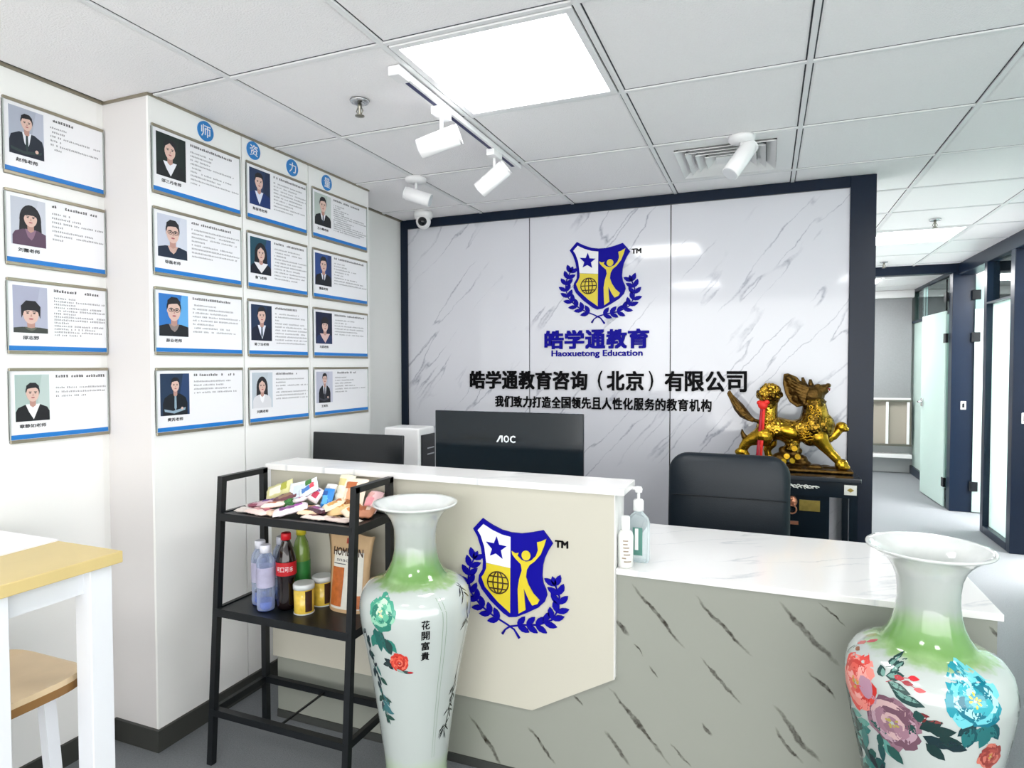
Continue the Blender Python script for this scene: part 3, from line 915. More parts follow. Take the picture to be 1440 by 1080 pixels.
def PP(hair, bg, bg2, coat, shirt, **k):
    d = dict(hair=hair, bg=bg, bg2=bg2, coat=coat, shirt=shirt); d.update(k); return d
ZT = (2.265, 1.973, 1.686, 1.394)
X1 = -2.268
c1 = [(PP('short', '#A9AFBF', '#B6BBCB', '#1A2230', '#E4E6EE', s=.85, fold=1, tie='#2B3A3C', sh=.52, cy=.70), '赵伟老师', 'folded-arm man in dark suit on grey, top poster left of the pier', (.45, .35, .25, .98, .2, .95, .18)),
      (PP('long', '#BFC4D0', '#C8CCD8', '#5A4258', '#8A6A80', fringe=1, cx=.55, s=1.05, cy=.6), '刘霞老师', 'long haired woman on pale grey, second poster left of the pier', (.9, .35, .55, 1, .2, .8, 1, .2)),
      (PP('bob', '#A7AAC0', '#B0B4C8', '#3F4440', '#62665A', s=1.25, cy=.42), '邵志野', 'boyish face with heavy fringe, third poster left of the pier', (.95, .4, 1, .4, .95, 1, .4, 1, 1, .25, .98, .8, .95, .5)),
      (PP('short', '#A9BDB9', '#B8C8C6', '#14151A', '#ECECF0', v=1.4, cy=.60, s=1.0), '章静如老师', 'man in black jacket, bottom poster left of the pier', (1, .0, 1, 1, .6))]
for k, (P_, cap, lb, ln) in enumerate(c1):
    poster(X1, 1.289, 1.620, ZT[k], cap, P_, lb, ln)
XP = -2.037
c2 = [(PP('tied', '#182522', '#14201F', '#15171C', '#E8E8F0', v=1.5, cx=.45, cy=.64), '邵三丹老师', 'woman in black suit, white collar, first poster in the pier top row', (.85, .45, .42, .38, .9, .2, .85, .6, 1, .2)),
      (PP('short', '#C3C8D8', '#CDD2DF', '#16243A', '#C9A79C', glasses=1, s=1.15, cy=.60), '徐磊老师', 'man with glasses, navy collar, first poster in the pier second row', (.85, 1, .9, 1, .25, .85, 1, .95, .4)),
      (PP('short', '#2E74C0', '#5FA6E0', '#15161C', '#8C7E7C', glasses=1, s=1.2, cy=.62), '薛业老师', 'man with glasses on bright blue, first poster in the pier third row', (.78, .5, .85, .7, 1, .95, .4, .75, .9)),
      (PP('short', '#1F3350', '#27406A', '#0E141E', '#10161F', fold=1, s=.72, cy=.72, sh=.5, tie='#8FA6B8'), '樊芮老师', 'folded-arm man on dark navy, first poster in the pier bottom row', (.9, .75, .6, .75, .88))]
c3 = [(PP('short', '#26385A', '#1C2A48', '#15306A', '#D8DEF0', cx=.45, v=1.3, cy=.66, sh=.5), '陈留伟老师', 'man in royal blue suit, middle poster in the pier top row', (1, .9, .7, 1, 1, .9, .9, .6, 1, .6)),
      (PP('long', '#1F4A5C', '#2A4A7A', '#0F1524', '#E8E6EA', v=2.2, cy=.58), '詹飞老师', 'long haired woman on teal, middle poster in the pier second row', (.9, .8, .85, .35, 1, .85, 1, .8, 1, .95, .7)),
      (PP('short', '#1B2F4E', '#14243E', '#121A30', '#DFE3F0', v=1.3, cy=.70, tie='#1C3A4C'), '陈丁珏老师', 'man in dark tie on navy, middle poster in the pier third row', (.65, .75, .95, .1, .95, 1, 1, .95, 1, 1, .95)),
      (PP('long', '#B9C3CC', '#C2CCD6', '#DADADF', '#F0F0F4', s=.9, cy=.62, cx=.48), '刘赛老师', 'woman in white blouse, middle poster in the pier bottom row', (.65, .9, .3, 1, .2, 1, .95, 1))]
c4 = [(PP('short', '#B4C0BA', '#C4CCC9', '#1E2226', '#E8EAF0', tie='#223040', cy=.66), '王小峰老师', 'suited man on pale green grey, farthest poster in the pier top row', (.8, .3, .2, .45, .3, .95, 1, .4, .6, .5, .9, 1, .95, .8)),
      (PP('short', '#2A4886', '#20366A', '#10141F', '#E0E2EC', tie='#151A26', cy=.66), '董磊老师', 'suited man on deep blue, farthest poster in the pier second row', (.9, .3, .38, .7, .45, .25, .7, .9, 1)),
      (PP('bob', '#141C3A', '#101833', '#20305A', '#D6B4B0', v=2, cx=.55, cy=.60), '马莉老师', 'woman with bobbed hair on midnight blue, farthest poster, third row', (.92, .6, .35, .9, .9, .7, .9)),
      (PP('short', '#B9BBCC', '#C2C4D4', '#14161E', '#E4E6EE', fold=1, s=.72, cy=.76, tie='#3A3C48'), '王旭东', 'folded-arm man on lilac grey, farthest poster in the pier bottom row', (.62, .35, .55, .5, .6, .95, .35))]
for (ya, yb, col) in ((1.633, 2.040, c2), (2.074, 2.450, c3), (2.490, 2.938, c4)):
    for k, (P_, cap, lb, ln) in enumerate(col):
        poster(XP, ya, yb, ZT[k], cap, P_, lb, ln)

# ================================================================== RECEPTION COUNTER
veinlist = []
def vein_uv(x, z, ang):
    ca, sa = math.cos(-ang), math.sin(-ang)
    return (x * ca - z * sa, x * sa + z * ca)
VA = R(-47)
FRONT_VEINS = [(-0.303, 0.627, 0.125, 0.007), (-0.115, 0.622, 0.118, 0.007), (0.119, 0.633, 0.118, 0.0091), (-0.412, 0.575, 0.036, 0.0112), (-0.12, 0.452, 0.088, 0.0056), (-0.309, 0.448, 0.025, 0.0042), (0.158, 0.494, 0.053, 0.0056), (-0.362, 0.267, 0.151, 0.007), (-0.566, 0.305, 0.022, 0.0056), (-0.888, 0.1, 0.105, 0.0091), (-0.682, 0.128, 0.076, 0.0063), (-0.427, 0.178, 0.069, 0.0091), (-0.15, 0.299, 0.021, 0.007), (0.094, 0.338, 0.103, 0.0098), (0.071, 0.3, 0.064, 0.0056), (-0.229, 0.204, 0.047, 0.0049), (-0.361, 0.505, 0.024, 0.0028), (0.177, 0.699, 0.051, 0.0035), (0.556, 0.71, 0.02, 0.0056)]
vl = []
for (x, z, hl, hw) in FRONT_VEINS:
    u, v = vein_uv(x + .6, z, VA)
    vl.append((u, v, hl, hw))
MF = marble('counter_marble', '#989B92', '#2E2921', VA, 'XZ', rough=.14, amount=.0 if vl else .8, veins=vl, scale=1.0, seed=3.1, width=.012)
MT = marble('worktop_marble', '#F0EFEE', '#C2C6CB', R(35), 'XY', rough=.12, amount=.8, scale=1.0, seed=8.2, width=.02)
ct = thing('reception_counter', 'two level reception counter, beige upper box over a grey veined marble front', 'counter', (-.6, 2.2, 0))
WZ = .760
pan = [(-1.800, .256), (-.710, .256), (-.435, .410), (-.435, .998), (-1.800, .998)]
MB().prism(pan, 0, .023, lambda u, v, h: (u, 1.968 - h, v)).build('front_panel', CREAM, ct)
MB().box(-.4355, -.4335, 1.944, 1.969, .411, .998).build('white_edge_band', EDGEW, ct)
MB().box(-1.800, .562, 1.970, 1.995, .03, .741).build('marble_front', MF, ct)
MB().box(-1.800, .562, 1.964, 1.995, .0, .03).build('kick_strip', mat('dark_kick', '#3C3E3C', .5), ct)
MB().box(.537, .562, 1.996, 2.565, .0, .741).build('end_panel', MF, ct)
MB().box(-1.800, -.435, 1.970, 2.085, .761, .998).build('upper_box', EDGEW, ct)
MB().box(-.55, -.53, 1.996, 2.56, 0, .740).box(-1.79, -1.77, 1.996, 2.88, 0, .735).build('inner_support', EDGEW, ct)
MB().box(-1.80, -.80, 2.087, 2.92, .738, .7595).build('desk_surface', EDGEW, ct)
wt = tag(MB().box(-1.805, -.400, 1.920, 2.095, .9985, 1.0205).build('countertop', MT, bevel=.002), 'white marble top of the tall left part of the reception counter', 'countertop')
wt2 = tag(MB().box(-.4325, .572, 1.955, 2.575, .7415, WZ).build('countertop', MT, bevel=.002), 'white marble top of the low right wing of the reception counter', 'countertop')

# ================================================================== VASES
VP = [(.082, 0), (.094, .004), (.098, .03), (.097, .08), (.0995, .14), (.107, .20), (.1165, .27), (.128, .35), (.141, .43), (.154, .50), (.166, .56), (.174, .61), (.1765, .640), (.174, .668), (.166, .692), (.152, .710), (.128, .722), (.108, .729), (.0995, .734), (.0975, .738), (.094, .742), (.0835, .760), (.0745, .782), (.0685, .808), (.0655, .836), (.0655, .862), (.0690, .890), (.0780, .914), (.0930, .934), (.112, .949), (.127, .957), (.133, .960), (.1345, .963), (.133, .966), (.124, .963), (.105, .950), (.085, .932), (.070, .905), (.062, .870), (.060, .80), (.060, .75)]
def vrad(z):
    pts = [p for p in VP[:30]]
    for (a, za), (b, zb) in zip(pts, pts[1:]):
        if za <= z <= zb:
            return a + (b - a) * (z - za) / max(zb - za, 1e-6)
    return .17
VM = bpy.data.materials.new('glazed_porcelain'); VM.use_nodes = True
nt = VM.node_tree
bs = nt.nodes['Principled BSDF']
bs.inputs['Roughness'].default_value = .10; bs.inputs['Coat Weight'].default_value = .6
tc = N(nt, 'ShaderNodeTexCoord'); sp = N(nt, 'ShaderNodeSeparateXYZ'); nt.links.new(tc.outputs['Object'], sp.inputs[0])
st_ = N(nt, 'ShaderNodeVectorMath', operation='MULTIPLY'); st_.inputs[1].default_value = (26, 26, 2.5); nt.links.new(tc.outputs['Object'], st_.inputs[0])
nn = N(nt, 'ShaderNodeTexNoise'); nn.inputs['Scale'].default_value = 1; nn.inputs['Detail'].default_value = 3; nt.links.new(st_.outputs[0], nn.inputs['Vector'])
zz_ = math_node(nt, 'ADD', sp.outputs['Z'], math_node(nt, 'MULTIPLY', math_node(nt, 'SUBTRACT', nn.outputs['Fac'], .5), .035))
cr = N(nt, 'ShaderNodeValToRGB'); nt.links.new(zz_, cr.inputs[0])
el = cr.color_ramp.elements
WG = srgb('#B4BCB9')
el[0].position = 0; el[0].color = srgb('#93B47E'); el[1].position = 1; el[1].color = WG
for p_, c_ in ((.09, '#9CBC88'), (.15, '#AFBFA8'), (.19, '#B4BCB9'), (.716, '#B8C0BD'), (.724, '#93B47C'), (.745, '#6A9650'), (.775, '#709C5A'), (.800, '#88A47C'), (.830, '#A2ABA4'), (.90, '#B8BEBB'), (.945, '#DADDDB')):
    e = el.new(p_); e.color = srgb(c_)
nt.links.new(cr.outputs[0], bs.inputs['Base Color'])

def make_vase(x, y, label):
    t = thing('porcelain_vase', label, 'vase', (x, y, 0), 'pair of tall porcelain floor vases')
    b = MB().lathe(VP, x, y, 80, cap=False)
    b.lathe([(.0001, .001), (.082, 0.0)], x, y, 80, cap=False)
    b.build('body', VM, t)
    return t
VL, VR = (-1.035, 1.75), (.367, 1.77)
vaseL = make_vase(*VL, 'tall porcelain floor vase beside the black shelf, with an inscription and bamboo')
vaseR = make_vase(*VR, 'tall porcelain floor vase at the lower right, painted with coral and teal peonies')

class Decal:
    """thin glaze painting that follows the body of a vase; s in metres around from the side that faces the room"""
    def __init__(s, c):
        s.c = c; s.phi = math.atan2(-c[1], -c[0]); s.b = MB(); s.lay = .0006; s.mats = []
    def mi(s, m):
        if m not in s.mats: s.mats.append(m)
        return s.mats.index(m)
    def P(s, a, z):
        """a: metres round the widest girth"""
        r = vrad(z) + s.lay
        th = s.phi + a / .17
        return (s.c[0] + r * math.cos(th), s.c[1] + r * math.sin(th), z)
    def blob(s, a, z, pts, m):
        n = len(pts)
        vs = [s.P(a, z)]
        for k in (.55, 1):
            vs += [s.P(a + u * k, z + v * k) for u, v in pts]
        fs = [(0, 1 + i, 1 + (i + 1) % n) for i in range(n)] + [(1 + i, 1 + n + i, 1 + n + (i + 1) % n, 1 + (i + 1) % n) for i in range(n)]
        s.b.add(vs, fs, s.mi(m), True)
        s.lay += .000012
    def petal(s, a, z, ang, L, W, m, tip=.05):
        pts = []
        n = 14
        for i in range(n):
            t = 2 * PI * i / n
            u = .5 * L * (1 - math.cos(t)) ; v = W * .5 * math.sin(t) * (1 + .35 * (1 - math.cos(t)) / 2)
            w_ = 1 + tip * math.sin(5 * t)
            pts.append(((u * math.cos(ang) - v * math.sin(ang)) * w_ - .5 * L * math.cos(ang), (u * math.sin(ang) + v * math.cos(ang)) * w_ - .5 * L * math.sin(ang)))
        s.blob(a + .5 * L * math.cos(ang), z + .5 * L * math.sin(ang), pts, m)
    def leaf(s, a, z, ang, L, W, m):
        prof = [(0, 0), (.25, .42), (.5, .5), (.78, .3), (1, 0), (.78, -.3), (.5, -.5), (.25, -.42)]
        pts = [((u - .5) * L * math.cos(ang) - v * W * math.sin(ang), (u - .5) * L * math.sin(ang) + v * W * math.cos(ang)) for u, v in prof]
        s.blob(a + .5 * L * math.cos(ang), z + .5 * L * math.sin(ang), pts, m)
    def stroke(s, pts, wd, m):
        # polyline ribbon, subdivided so it hugs the body
        q = []
        for (a, b) in zip(pts, pts[1:]):
            n = max(2, int(math.dist(a, b) / .012))
            q += [(a[0] + (b[0] - a[0]) * i / n, a[1] + (b[1] - a[1]) * i / n) for i in range(n)]
        q.append(pts[-1])
        vs = []
        for i, p in enumerate(q):
            a, b = q[max(0, i - 1)], q[min(len(q) - 1, i + 1)]
            d = math.dist(a, b) or 1
            nx, ny = -(b[1] - a[1]) / d, (b[0] - a[0]) / d
            vs += [s.P(p[0] + nx * wd / 2, p[1] + ny * wd / 2), s.P(p[0] - nx * wd / 2, p[1] - ny * wd / 2)]
        s.b.add(vs, [(2 * i, 2 * i + 1, 2 * i + 3, 2 * i + 2) for i in range(len(q) - 1)], s.mi(m), True)
        s.lay += .000012
    def peony(s, a, z, rad, cols, seed, cen='#C9A93A', flat=1.0):
        rn = random.Random(seed)
        for ring, (rr, n, pw) in enumerate(((1.0, 11, .62), (.78, 10, .55), (.58, 8, .46), (.38, 7, .34), (.22, 5, .24))):
            for k in range(n):
                t = 2 * PI * (k + rn.random() * .7) / n
                c = cols[(ring + rn.randrange(3)) % len(cols)]
                L = rad * rr * (.62 + .2 * rn.random())
                o = rad * rr * .32
                s.petal(a + o * math.cos(t), z + o * math.sin(t) * flat, t, L, rad * pw * (.8 + .4 * rn.random()), mat('glaze_' + c, c, .15, coat=.4))
        for k in range(9):
            t = rn.random() * 2 * PI; q = rad * .16 * rn.random()
            s.petal(a + q * math.cos(t), z + q * math.sin(t), t, rad * .14, rad * .07, mat('glaze_' + cen, cen, .15, coat=.4))
    def done(s, name, parent):
        return s.b.build(name, s.mats, parent, recalc=False)
def dg(a):
    return R(a) * .17
GL = lambda c: mat('glaze_' + c, c, .15, coat=.4)
# left vase ------------------------------------------------
D = Decal(VL)
rn = random.Random(3)
D.stroke([(dg(-62), .60), (dg(-58), .52), (dg(-52), .46), (dg(-47), .39), (dg(-42), .33)], .004, GL('#1E2C30'))
for k in range(26):
    f_ = rn.random()
    D.leaf(dg(-62 + 18 * f_ + rn.uniform(-5, 5)), .60 - .26 * f_ + rn.uniform(-.02, .02), rn.uniform(-2.6, -.4), rn.uniform(.02, .04), rn.uniform(.010, .018), GL(rn.choice(['#1C2E36', '#24483F', '#2C3F46', '#18242A', '#3A6A66'])))
for k in range(8):
    D.leaf(dg(-48) + rn.uniform(-.006, .01), .40 - .01 * k, rn.uniform(-1.2, -.1), .045, .015, GL(rn.choice(['#24483F', '#20323C', '#3B6E74'])))
D.done('painted_branch', vaseL)
D = Decal(VL)
for k in range(10):
    D.leaf(dg(-36) + rn.uniform(-.03, .03), .605 + rn.uniform(-.015, .015), rn.uniform(-2.4, -.8), .05, .024, GL(rn.choice(['#1F5F58', '#22423F', '#2C7A6C'])))
D.peony(dg(-36), .665, .046, ['#3E9A80', '#8FC9AC', '#2B7A68', '#BFE0C4', '#5AAE8E'], 4, '#D8D8A0', 1.3)
D.done('teal_peony', vaseL)
D = Decal(VL)
for k in range(7):
    D.leaf(dg(-26) + rn.uniform(-.01, .01), .505 + rn.uniform(-.012, .006), rn.uniform(1.8, 3.6), .030, .016, GL(rn.choice(['#1B2B30', '#2B3A38'])))
D.peony(dg(-18), .518, .030, ['#C4372C', '#E0705A', '#A8281F', '#D9533F'], 8, '#B8332A')
D.leaf(dg(-17), .492, -.2, .04, .010, GL('#3A4A48')); D.leaf(dg(-10), .488, -.05, .022, .007, GL('#B02A30')); D.leaf(dg(-22), .497, -.4, .03, .008, GL('#8AA8A0'))
D.done('red_peony', vaseL)
D = Decal(VL)
D.stroke([(dg(22), .705), (dg(27), .66), (dg(27.5), .50), (dg(26), .30), (dg(25.5), .19)], .0022, GL('#93A593'))
D.stroke([(dg(27), .705), (dg(31), .66), (dg(31.5), .50), (dg(30), .30), (dg(29.5), .19)], .0022, GL('#93A593'))
D.done('painted_border', vaseL)
D = Decal(VL)
for (a, z, n) in ((57, .395, 9), (52, .33, 9), (47, .27, 9), (63, .62, 7), (56, .742, 0), (60, .70, 5)):
    for k in range(n):
        D.leaf(dg(a) + rn.uniform(-.008, .008), z + rn.uniform(-.02, .02), rn.choice([rn.uniform(-2.9, -2.2), rn.uniform(.5, 1.4), rn.uniform(-1.2, -.4)]), rn.uniform(.025, .045), .0055, GL('#1F2622'))
D.stroke([(dg(62), .50), (dg(60), .42), (dg(55), .36), (dg(50), .30), (dg(46), .24)], .0025, GL('#3C4A3E'))
D.stroke([(dg(66), .66), (dg(64), .58), (dg(62), .50)], .003, GL('#8A968A'))
D.done('painted_bamboo', vaseL)
for k, ch in enumerate('花開富貴'):
    z1 = .650 - k * .033
    th = math.atan2(-VL[1], -VL[0]) + R(9.3)
    ca, sa = math.cos(th), math.sin(th)
    rr = vrad(z1 - .013) + .0012
    slope = (vrad(z1) - vrad(z1 - .026)) / .026
    fn = lambda u, v, h: (VL[0] + (rr + v * slope + h) * ca - u * sa, VL[1] + (rr + v * slope + h) * sa + u * ca, z1 - .013 + v)
    fit_text(ch, -.012, .012, -.013, .013, fn, .0004, INK, 'inscription_character', vaseL, bold=.015)
# right vase -------------------------------------------------
D = Decal(VR)
rn = random.Random(11)
for k in range(60):
    f_ = rn.random()
    D.leaf(dg(-80 + 58 * f_) + rn.uniform(-.02, .02), .60 - .17 * f_ * rn.random() - .11 * rn.random(), rn.uniform(-3, 0), rn.uniform(.03, .06), rn.uniform(.016, .03), GL(rn.choice(['#1E4B4C', '#16323A', '#2F7470', '#20504A', '#5E9A90', '#1A2A30'])))
D.stroke([(dg(-78), .60), (dg(-74), .52), (dg(-66), .44), (dg(-60), .36)], .004, GL('#1C2A2C'))
for k in range(14):
    f_ = k / 14
    D.leaf(dg(-78 + 18 * f_), .60 - .26 * f_, rn.uniform(2.6, 4.2), .025, .012, GL('#2A4A44'))
D.done('painted_foliage', vaseR)
D = Decal(VR)
D.peony(dg(-54), .640, .062, ['#D8453E', '#EE8A80', '#C4352F', '#F2A79E', '#E05A50'], 21, '#C99A3A', 1.2)
D.done('coral_peony', vaseR)
D = Decal(VR)
D.peony(dg(-22), .590, .062, ['#8D6A78', '#B294A0', '#6E4D5C', '#C8A8A8', '#9A7484'], 22, '#A89B50')
D.petal(dg(-40), .62, 1.9, .05, .035, GL('#B58AA0'))
D.done('mauve_peony', vaseR)
D = Decal(VR)
for k in range(9):
    D.leaf(dg(33) + rn.uniform(-.03, .03), .632 + rn.uniform(-.012, .01), rn.uniform(-2.5, -.6), .05, .026, GL(rn.choice(['#0F4A52', '#12383E', '#1F6A6C'])))
D.peony(dg(31), .680, .058, ['#1F8FA0', '#6CC5CE', '#0F6C80', '#A9DEE0', '#39A9B6'], 23, '#D8C84A')
D.done('blue_peony', vaseR)
D = Decal(VR)
D.peony(dg(45), .553, .030, ['#A84A40', '#C87060', '#8A3630'], 24, '#C0A040')
D.done('small_red_peony', vaseR)
D = Decal(VR)
for (a, z, an, L) in ((-30, .705, 1.2, .032), (-26, .70, .9, .034), (-28, .690, .3, .04), (-26, .680, -.2, .05), (-22, .668, -.4, .055), (-17, .662, -.2, .05), (-30, .685, 2.2, .025)):
    D.leaf(dg(a), z, an, L, .020, GL('#20403E')); D.leaf(dg(a) + .003, z + .002, an, L * .7, .010, GL('#6F9A90'))
for (a, z, an, L) in ((-4, .60, .6, .05), (2, .60, .2, .05), (-2, .585, -.3, .055), (6, .585, 0, .05), (10, .58, -.2, .05), (0, .57, -.7, .05), (-6, .585, 2.6, .03), (-8, .625, .3, .022)):
    D.leaf(dg(a), z, an, L, .026, GL(rn.choice(['#12302F', '#1C4440', '#0F2A30'])))
D.done('painted_leaves', vaseR)
D = Decal(VR)
D.stroke([(dg(-27), .678), (dg(-18), .697), (dg(-8), .702)], .0016, GL('#A84048')); D.stroke([(dg(-20), .692), (dg(-12), .690), (dg(-4), .683)], .0016, GL('#A84048'))
D.stroke([(dg(-3), .61), (dg(1), .635)], .0016, GL('#7A3038')); D.stroke([(dg(-72), .70), (dg(-69), .722)], .0016, GL('#3C5A44')); D.stroke([(dg(-78), .68), (dg(-72), .715)], .0016, GL('#3C5A44'))
for (a, z, c) in ((-9, .7015, '#C8202E'), (-19, .695, '#B03A40'), (-12.5, .690, '#9A3038'), (-4.5, .683, '#C02A30'), (-2, .633, '#6A2428'), (6, .624, '#7A3A38'), (-2, .622, '#6A2A28'), (-69, .724, '#B03A40'), (-72, .715, '#B04A40'), (-66, .705, '#8A5A40')):
    D.leaf(dg(a) - .011, z, .05, .024, .010, GL(c))
D.done('painted_buds', vaseR)['kind'] = 'stuff'
D = Decal(VR)
for k in range(16):
    D.leaf(dg(80) + rn.uniform(-.006, .010), .50 + .16 * k / 16, rn.uniform(.5, 2.5), .03, .010, GL('#4A5250'))
D.done('painted_twig', vaseR)

# ================================================================== SHELF RACK
SX0, SX1, SYB, SYF0, SYF1, SH = -1.800, -1.232, 1.905, 1.640, 1.706, 1.005
sr = thing('shelf_rack', 'black metal ladder shelf holding snacks and drinks in front of the counter', 'shelf', ((SX0 + SX1) / 2, 1.8, 0))
def fy(z):
    return SYF0 + (SYF1 - SYF0) * z / SH
T_ = .022
for x in (SX0, SX1):
    MB().bar((x, fy(0) + 0, 0), (x, fy(SH), SH), T_, T_).build('front_post', BLACKM, sr)
    MB().box(x - T_ / 2, x + T_ / 2, SYB - T_ / 2, SYB + T_ / 2, 0, SH).build('rear_post', BLACKM, sr)
    MB().box(x - T_ / 2, x + T_ / 2, fy(SH) - T_ / 2, SYB + T_ / 2, SH - .018, SH + .002).build('top_rail', BLACKM, sr)
for z in (.871, .536):
    MB().box(SX0 + .011, SX1 - .011, fy(z) - .010, SYB + .010, z - .004, z + .004).build('shelf_board', SHELFM, sr)
    MB().box(SX0, SX1, fy(z) - .012, fy(z) + .004, z - .020, z + .008).box(SX0, SX1, SYB - .004, SYB + .012, z - .020, z + .008).box(SX0 - .008, SX0 + .008, fy(z), SYB, z - .020, z + .008).box(SX1 - .008, SX1 + .008, fy(z), SYB, z - .020, z + .008).build('shelf_rim', BLACKM, sr)
z = .183
MB().box(SX0, SX1, fy(z) - .012, fy(z) + .012, z - .012, z + .012).box(SX0, SX1, SYB - .010, SYB + .010, z - .012, z + .012).box(SX0 - .008, SX0 + .008, fy(z), SYB, z - .012, z + .012).box(SX1 - .008, SX1 + .008, fy(z), SYB, z - .012, z + .012).build('base_frame', BLACKM, sr)
MB().box(-1.516 - .003, -1.516 + .003, fy(z), SYB, z - .003, z + .003).build('cross_rod', BLACKM, sr)

# ---- snacks on the top shelf
def packet(name, label, x, y, z, L, W, T, rot, tilt, cols, seed, group=None, cat='packet', rollx=0):
    """pillow pack with crimped ends; printed patches are material slots"""
    rn = random.Random(seed)
    nu, nv = 14, 8
    me_v, fs, mi = [], [], []
    grid = {}
    for side in (1, -1):
        for i in range(nu + 1):
            for j in range(nv + 1):
                u, v = i / nu * 2 - 1, j / nv * 2 - 1
                edge = max(0, (1 - abs(u) ** 4)) * max(0, (1 - abs(v) ** 4))
                h = side * T / 2 * (edge ** .6) + (rn.uniform(-1, 1) * T * .10 if edge > .02 else 0)
                if abs(u) > .88:
                    h = side * .0006 + T * .08 * math.sin(j * 3.1)
                grid[(side, i, j)] = len(me_v)
                me_v.append(Vector((u * L / 2 * (1 - .04 * v * v), v * W / 2 * (1 - .10 * (1 - u * u)), h)))
        for i in range(nu):
            for j in range(nv):
                a, b, c, d = grid[(side, i, j)], grid[(side, i + 1, j)], grid[(side, i + 1, j + 1)], grid[(side, i, j + 1)]
                fs.append((a, b, c, d) if side == 1 else (d, c, b, a))
                uu, vv = (i + .5) / nu, (j + .5) / nv
                if uu < .12 or uu > .88: mi.append(0)
                elif .2 < uu < .62 and .25 < vv < .8: mi.append(1)
                elif uu > .66 and vv > .35: mi.append(2)
                else: mi.append(0)
    for key in [(i, 0) for i in range(nu)]:
        i = key[0]
        fs.append((grid[(-1, i, 0)], grid[(-1, i + 1, 0)], grid[(1, i + 1, 0)], grid[(1, i, 0)])); mi.append(0)
        fs.append((grid[(1, i, nv)], grid[(1, i + 1, nv)], grid[(-1, i + 1, nv)], grid[(-1, i, nv)])); mi.append(0)
    for j in range(nv):
        fs.append((grid[(1, 0, j)], grid[(1, 0, j + 1)], grid[(-1, 0, j + 1)], grid[(-1, 0, j)])); mi.append(0)
        fs.append((grid[(-1, nu, j)], grid[(-1, nu, j + 1)], grid[(1, nu, j + 1)], grid[(1, nu, j)])); mi.append(0)
    me = bpy.data.meshes.new(name)
    me.from_pydata(me_v, [], fs)
    for c in cols:
        me.materials.append(mat('foil_' + c, c, .28, coat=.3))
    me.polygons.foreach_set('material_index', mi)
    me.polygons.foreach_set('use_smooth', [True] * len(fs))
    me.update()
    o = bpy.data.objects.new(name, me); C.objects.link(o)
    o.rotation_euler = (R(rollx), R(tilt), R(rot))
    Mx = o.rotation_euler.to_matrix()
    low = min((Mx @ v).z for v in me_v)
    o.location = (x + .018, y - .035, z - low)
    return tag(o, label, cat, group)
SG = 'snack packets piled on the top shelf'
ZS = .8755
def dz(px):
    return ZS
